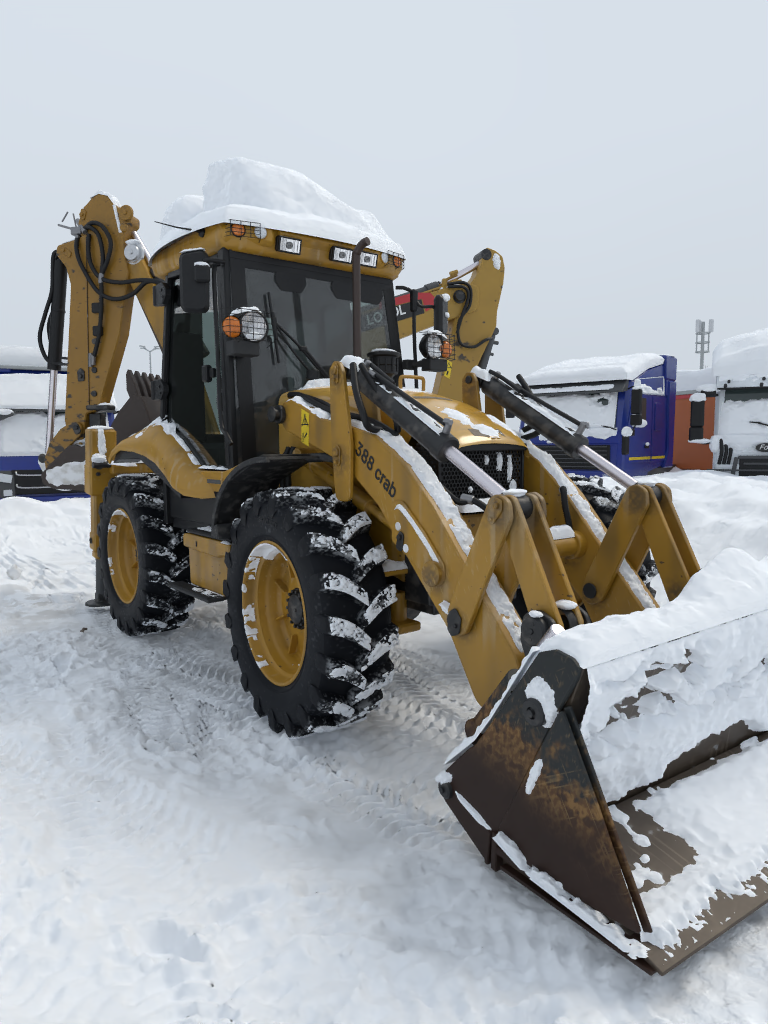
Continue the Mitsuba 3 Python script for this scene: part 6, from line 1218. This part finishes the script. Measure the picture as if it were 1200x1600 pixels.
for sd in (-1, 1):
    add('mirror', F2(cat([box((.10, sd * 1.56, 2.18), (.14, .26, .56), .06), box((.10, sd * 1.57, 1.76), (.14, .27, .30), .07), tube([(-.06, sd * 1.2, 2.55), (.06, sd * 1.36, 2.56), (.10, sd * 1.55, 2.46)], .03, 8), tube([(.0, sd * 1.2, 1.62), (.06, sd * 1.4, 1.56), (.10, sd * 1.55, 1.62)], .02, 8), prism(rounded([(.0, 2.50), (.12, 2.56), (.14, 2.66), (.02, 2.62)], .02), sd * 1.35 - .16, sd * 1.35 + .12, .01)])), 'm_plastic', WT)
add('chassis', F2(cat([box((-3.6, .42, .85), (5.4, .10, .26)), box((-3.6, -.42, .85), (5.4, .10, .26)), box((-3.6, 0, .85), (.3, .8, .2))])), 'm_truck_grey', WT)
for x in (-1.0, -5.0):
    for y in (-1.05, 1.05): wheel_simple(F2, WT, x, y, .62, .52)
zt2 = lambda x, y: np.interp(x, [-2.2, -.9, -.2, .15], [3.48, 3.38, 3.0, 2.93])
truck_snow('snow_blanket', snow_cap(F2, -2.2, .05, -1.32, 1.3, zt2, lambda x, y: np.interp(x, [-2.2, -1.4, -.5, .0], [.30, .52, .62, .50]) * np.interp(y, [-1.3, -.5, .6], [.62, .95, 1.2]), 13), 'high rounded snow cap on the white tractor unit at the right edge')
add('snow', [face_snow(F2, [(.037, -1.16, 1.68), (.037, 1.14, 1.68), (-.085, 1.08, 2.64), (-.085, -1.10, 2.64)], (1, 0, .2), .08, 18, 90, .80, lambda s, t: -.45 * sst(.62, .95, t)), face_snow(F2, [(.03, -1.22, 1.40), (.03, 1.2, 1.40), (.04, 1.2, 1.74), (.04, -1.22, 1.74)], (1, 0, .3), .05, 19, 60, .50, lambda s, t: .5 * (t - .4)),
             face_snow(F2, [(.19, -1.18, 2.71), (.19, 1.2, 2.71), (.04, 1.2, 2.95), (.04, -1.18, 2.95)], (.8, 0, .5), .03, 20, 50, .50), F2(lump((.10, -1.56, 2.50), (.10, .16, .10), 16, 3)), F2(lump((.05, -1.36, 2.68), (.10, .22, .09), 17, 3)), F2(lump((.0, -1.22, 1.56), (.10, .10, .20), 18, 3)), F2(lump((.10, -1.50, 1.62), (.08, .22, .05), 19, 3))], 'm_snow', WT, True, kind='stuff')

# --- blue tractor unit on the left, facing the camera
LC = np.array([-12.805, .993, 0]); hd3 = (CAM - LC) * [1, 1, 0]; hd3 /= np.linalg.norm(hd3); hd3 = np.array([hd3[0] * math.cos(.06) - hd3[1] * math.sin(.06), hd3[0] * math.sin(.06) + hd3[1] * math.cos(.06), 0])
F3 = frame_dir(hd3, LC)                                               # y left of the truck = image right
LT = thing('blue_truck', 'bright blue tractor unit seen head-on at the left edge with a number plate', 'truck')
cab3 = rounded([(.0, .45), (.05, 1.10), (.02, 1.40), (-.12, 2.38), (-.30, 2.60), (-.75, 3.22), (-.85, 3.30), (-2.2, 3.34), (-2.2, 1.0), (-.3, .9), (-.3, .45)], [.04, .05, .05, .05, .1, .05, .05, .1, .05, .05, .05])
add('cab', F3(prism(cab3, -1.24, 1.24, .08)), 'm_blue', LT, 25)
add('windscreen', F3(tm([(.03, -1.10, 1.40), (.03, 1.10, 1.40), (-.105, 1.06, 2.36), (-.105, -1.06, 2.36)], [[0, 1, 2], [0, 2, 3]])), 'm_truck_glass', LT, False)
add('sun_visor', F3(prism(rounded([(-.12, 2.34), (.12, 2.30), (.13, 2.34), (-.05, 2.52), (-.15, 2.52)], .02), -1.24, 1.24, .01)), 'm_truck_grey', LT)
add('visor_lip', F3(box((-.72, 0, 3.27), (.30, 2.44, .07), .02)), 'm_galv', LT)
add('roof_edge', F3(box((-.78, -1.0, 3.22), (.3, .5, .12), .03)), 'm_blue', LT)
add('grille', F3(box((.04, .12, .83), (.06, 1.95, .52), .02)), 'm_plastic', LT)
for z, w in ((.98, 1.5), (.72, 1.75)): add('grille_trim', F3(cat([tube([(.08, -.78, z + .07), (.10, -.66, z), (.10, .2, z), (.10, w - .7, z + .02)], .016, 8)])), 'm_silver', LT)
for sd in (-1, 1):
    hk3 = key_for('headlamp', LT)
    add('housing', F3(prism(rounded([(.03, 1.16), (.08, .96), (.09, .52), (.03, .50)], .02), sd * 1.0 - .20, sd * 1.0 + .20, .02)), 'm_truck_grey', hk3)
    add('lens', F3(cat([box((.085, sd * 1.0, .93), (.03, .30, .17), .02, rotm((1, 0, 0), sd * 12)), box((.10, sd * .94, .62), (.03, .16, .13), .02)])), 'm_white_lens', hk3)
add('bumper', F3(cat([box((.04, 0, .41), (.16, 2.44, .20), .03), box((.05, -.0, .30), (.14, 2.3, .1), .02)])), 'm_blue', LT)
add('number_plate', F3(box((.125, .22, .40), (.012, .36, .115), .003)), 'm_decal_white', LT)
add('plate_lettering', text_on('P 149', .062, F3.p(.133, .105, .37), F3.M[:, 1], hd3, .003, True), 'm_decal_black', LT, False)
add('badge', F3(cat([box((.055, .06 + i * .055, 1.335), (.01, .035, .035), .004) for i in range(6)])), 'm_silver', LT)
for sd in (-1, 1):
    add('mirror', F3(cat([box((.02, sd * 1.50, 2.0), (.12, .18, .52), .05), tube([(-.12, sd * 1.22, 2.30), (.0, sd * 1.38, 2.34), (.02, sd * 1.48, 2.24)], .025, 8)])), 'm_plastic', LT)
add('corner_mirror', F3(cat([Frame(rotm((1, 0, 0), 25), (.14, -.92, 2.22))(box((0, 0, 0), (.12, .34, .14), .05))])), 'm_truck_grey', LT)
add('wiper', F3(tube([(.05, -.1, 1.46), (.06, .2, 1.44), (.06, .5, 1.40)], .014, 6)), 'm_plastic', LT)
add('chassis', F3(cat([box((-3.6, .42, .75), (5.4, .10, .26)), box((-3.6, -.42, .75), (5.4, .10, .26)), box((-3.6, 0, .75), (.3, .8, .2))])), 'm_truck_grey', LT)
for x in (-1.0, -5.0):
    for y in (-1.05, 1.05): wheel_simple(F3, LT, x, y, .52, .52)
truck_snow('snow_blanket', snow_cap(F3, -2.2, -.70, -1.30, 1.3, 3.30, lambda x, y: .42 + 0 * x, 23), 'flat snow layer along the top of the bright blue tractor unit on the left')
zt3 = lambda x, y: np.interp(x, [-.80, -.30, -.05, .12], [3.0, 2.58, 2.48, 2.34])
truck_snow('snow_drift', snow_cap(F3, -.80, .10, -1.26, 1.26, zt3, lambda x, y: np.interp(x, [-.8, -.4, .1], [.14, .42, .10]) * (1 + .15 * np.cos(y * 2)), 24), 'rounded snow drift above the windscreen of the bright blue tractor unit on the left')
add('snow', [face_snow(F3, [(.032, -1.16, 1.38), (.032, 1.16, 1.38), (-.10, 1.08, 2.34), (-.10, -1.06, 2.34)], (1, 0, .2), .08, 28, 90, .80, lambda s, t: -.35 * sst(.78, 1, t)), F3(strip_snow([(.06, -1.2, 2.42), (.06, 1.2, 2.42)], (1, 0, -.9), .18, .05, 29, .65, .03)), F3(lump((.16, -.93, 2.28), (.08, .17, .07), 26, 3))], 'm_snow', LT, True, kind='stuff')

# --- orange box body behind the trucks, with a pale round fairing before it
OB = thing('box_trailer', 'orange box trailer standing between the two tractor units on the right', 'trailer')
F5 = frame_dir((-.95, .25), (-6.776, 16.9, 0)); 
add('box', F5(box((0, 0, 1.90), (9.0, 2.5, 2.1), .03)), 'm_orange', OB)
add('top_rail', F5(cat([box((0, s_ * 1.255, 2.93), (9.02, .05, .10), .01) for s_ in (-1, 1)])), 'm_galv', OB)
add('rail_stripe', F5(cat([box((0, s_ * 1.256, 2.82), (9.0, .03, .10), .005) for s_ in (-1, 1)])), 'm_decal_red', OB)
add('chassis', F5(box((0, 0, .75), (8.6, 1.0, .25))), 'm_truck_grey', OB)
for x in (-3.4, -2.1, 3.0):
    for y in (-1.05, 1.05): wheel_simple(F5, OB, x, y, .60, .5)
truck_snow('snow_blanket', snow_cap(F5, -4.5, 4.5, -1.25, 1.25, 2.97, lambda x, y: .58 + 0 * x, 33, 90, 40), 'deep even snow layer on top of the orange box trailer')

ADDED_TRAILER = thing('box_trailer', 'added unseen dark green curtain sided trailer, something dark for the cab door to mirror', 'trailer')
F8 = frame_dir((-.55, -.83), (-10.5, -8.2, 0))  # added out of view, a dark thing for the door glass to reflect
add('box', F8(box((0, 0, 2.35), (12.0, 2.5, 2.9), .04)), 'm_dark_green', ADDED_TRAILER)
for i in range(9): add('curtain_pole', F8(box((-5.4 + i * 1.35, 1.265, 2.35), (.06, .03, 2.8), .01)), 'm_truck_grey', ADDED_TRAILER)
add('chassis', F8(box((0, 0, .78), (11.6, 1.0, .22))), 'm_truck_grey', ADDED_TRAILER)
for x in (-4.6, -3.3, 4.2):
    for y in (-1.05, 1.05): wheel_simple(F8, ADDED_TRAILER, x, y, .58, .5)
truck_snow('snow_blanket', snow_cap(F8, -6, 6, -1.25, 1.25, 3.78, lambda x, y: .4 + 0 * x, 35, 90, 30), 'snow layer on top of the added dark green curtain sided trailer')

# --- mast, street lamp, bare tree, small things on the snow
mt = thing('radio_mast', 'distant grey lattice mast with mobile antennas rising between the trucks on the right', 'mast')
F6 = Frame(np.eye(3), (-32.461, 65.164, 0))
add('pole', F6(rod((0, 0, 0), (0, 0, 13.3), .22, 14, r1=.15)), 'm_galv', mt)
cg = [rod((.62 * math.cos(a), .62 * math.sin(a), 10.4), (.62 * math.cos(a), .62 * math.sin(a), 12.2), .05, 6) for a in np.linspace(0, 6.283, 7)[:-1]]
for z in (10.4, 11.3, 12.2): cg.append(lathe([(.60, -.05), (.68, -.05), (.68, .05), (.60, .05), (.60, -.05)], (0, 0, z), (0, 0, 1), 14))
add('cage', F6(cat(cg)), 'm_galv', mt)
for a in (.3, 2.4, 4.5): add('antenna', F6(box((.72 * math.cos(a), .72 * math.sin(a), 12.85), (.36, .36, 1.25), .05)), 'm_silver', mt)
add('ladder', F6(cat([rod((.55, -.3, 4), (.55, -.3, 9), .025, 5), rod((.75, -.3, 4), (.75, -.3, 9), .025, 5)] + [rod((.55, -.3, 4 + i * .45), (.75, -.3, 4 + i * .45), .02, 5) for i in range(11)])), 'm_galv', mt)
sl = thing('street_lamp', 'far thin street lamp with a cluster of arms, left of the cab', 'street lamp')
F7 = Frame(np.eye(3), (-65.959, 22.296, 0))
add('pole', F7(rod((0, 0, 0), (0, 0, 10.8), .10, 8, r1=.07)), 'm_galv', sl)
for a in (0, 1.57, 3.14, 4.71): add('lamp_head', F7(cat([rod((0, 0, 10.7), (.85 * math.cos(a + .4), .85 * math.sin(a + .4), 11.1), .04, 6), Frame(rotm((0, 0, 1), math.degrees(a + .4)), (.95 * math.cos(a + .4), .95 * math.sin(a + .4), 11.13))(box((0, 0, 0), (.6, .25, .10), .03))])), 'm_galv', sl)
def bare_tree(x, y, h, seed, lab):
    r = random.Random(seed); k = thing('bare_tree', lab, 'tree'); ms = []
    def grow(p, d, L, rad, lv):
        q = p + d * L; ms.append((lv, rod(p, q, rad, 5 if lv else 8, 0, rad * .65)))
        if lv < 5:
            for _ in range(3 if lv < 3 else 2):
                n_ = d + np.array([r.uniform(-.6, .6), r.uniform(-.6, .6), r.uniform(-.05, .45)]); grow(q, n_ / np.linalg.norm(n_), L * r.uniform(.6, .8), rad * .6, lv + 1)
    grow(np.array([x, y, 0.0]), np.array([0, 0, 1.0]), h * .28, h * .018, 0)
    add('trunk', [m for l, m in ms if l == 0], 'm_bark', k); add('crown', [m for l, m in ms if l > 0], 'm_bark', k)
bare_tree(-57.8, 16.8, 5.0, 1, 'far bare tree showing just left of the digging bucket'); bare_tree(-61.5, 19.6, 4.4, 2, 'far bare tree half hidden behind the digging bucket')
ice = lump((-6.0, -1.10, gz(-6.0, -1.10) + .07), (.055, .075, .10), 61, 3, .5, 2.6)
add('ice_chunk', ice, 'm_dirty_snow', None, 35, label='small upright chunk of dirty ice on the snow at the far left', category='ice')
zc = gz(-2.85, -1.14)
add('twig', [tube([(-2.90, -1.10, zc + .012), (-2.85, -1.14, zc + .03), (-2.80, -1.16, zc + .012)], .010, 6), tube([(-2.87, -1.16, zc + .01), (-2.84, -1.13, zc + .025)], .007, 6)], 'm_bark', None, 30, label='short brown twig lying on the snow in front of the rear tyre', category='twig')
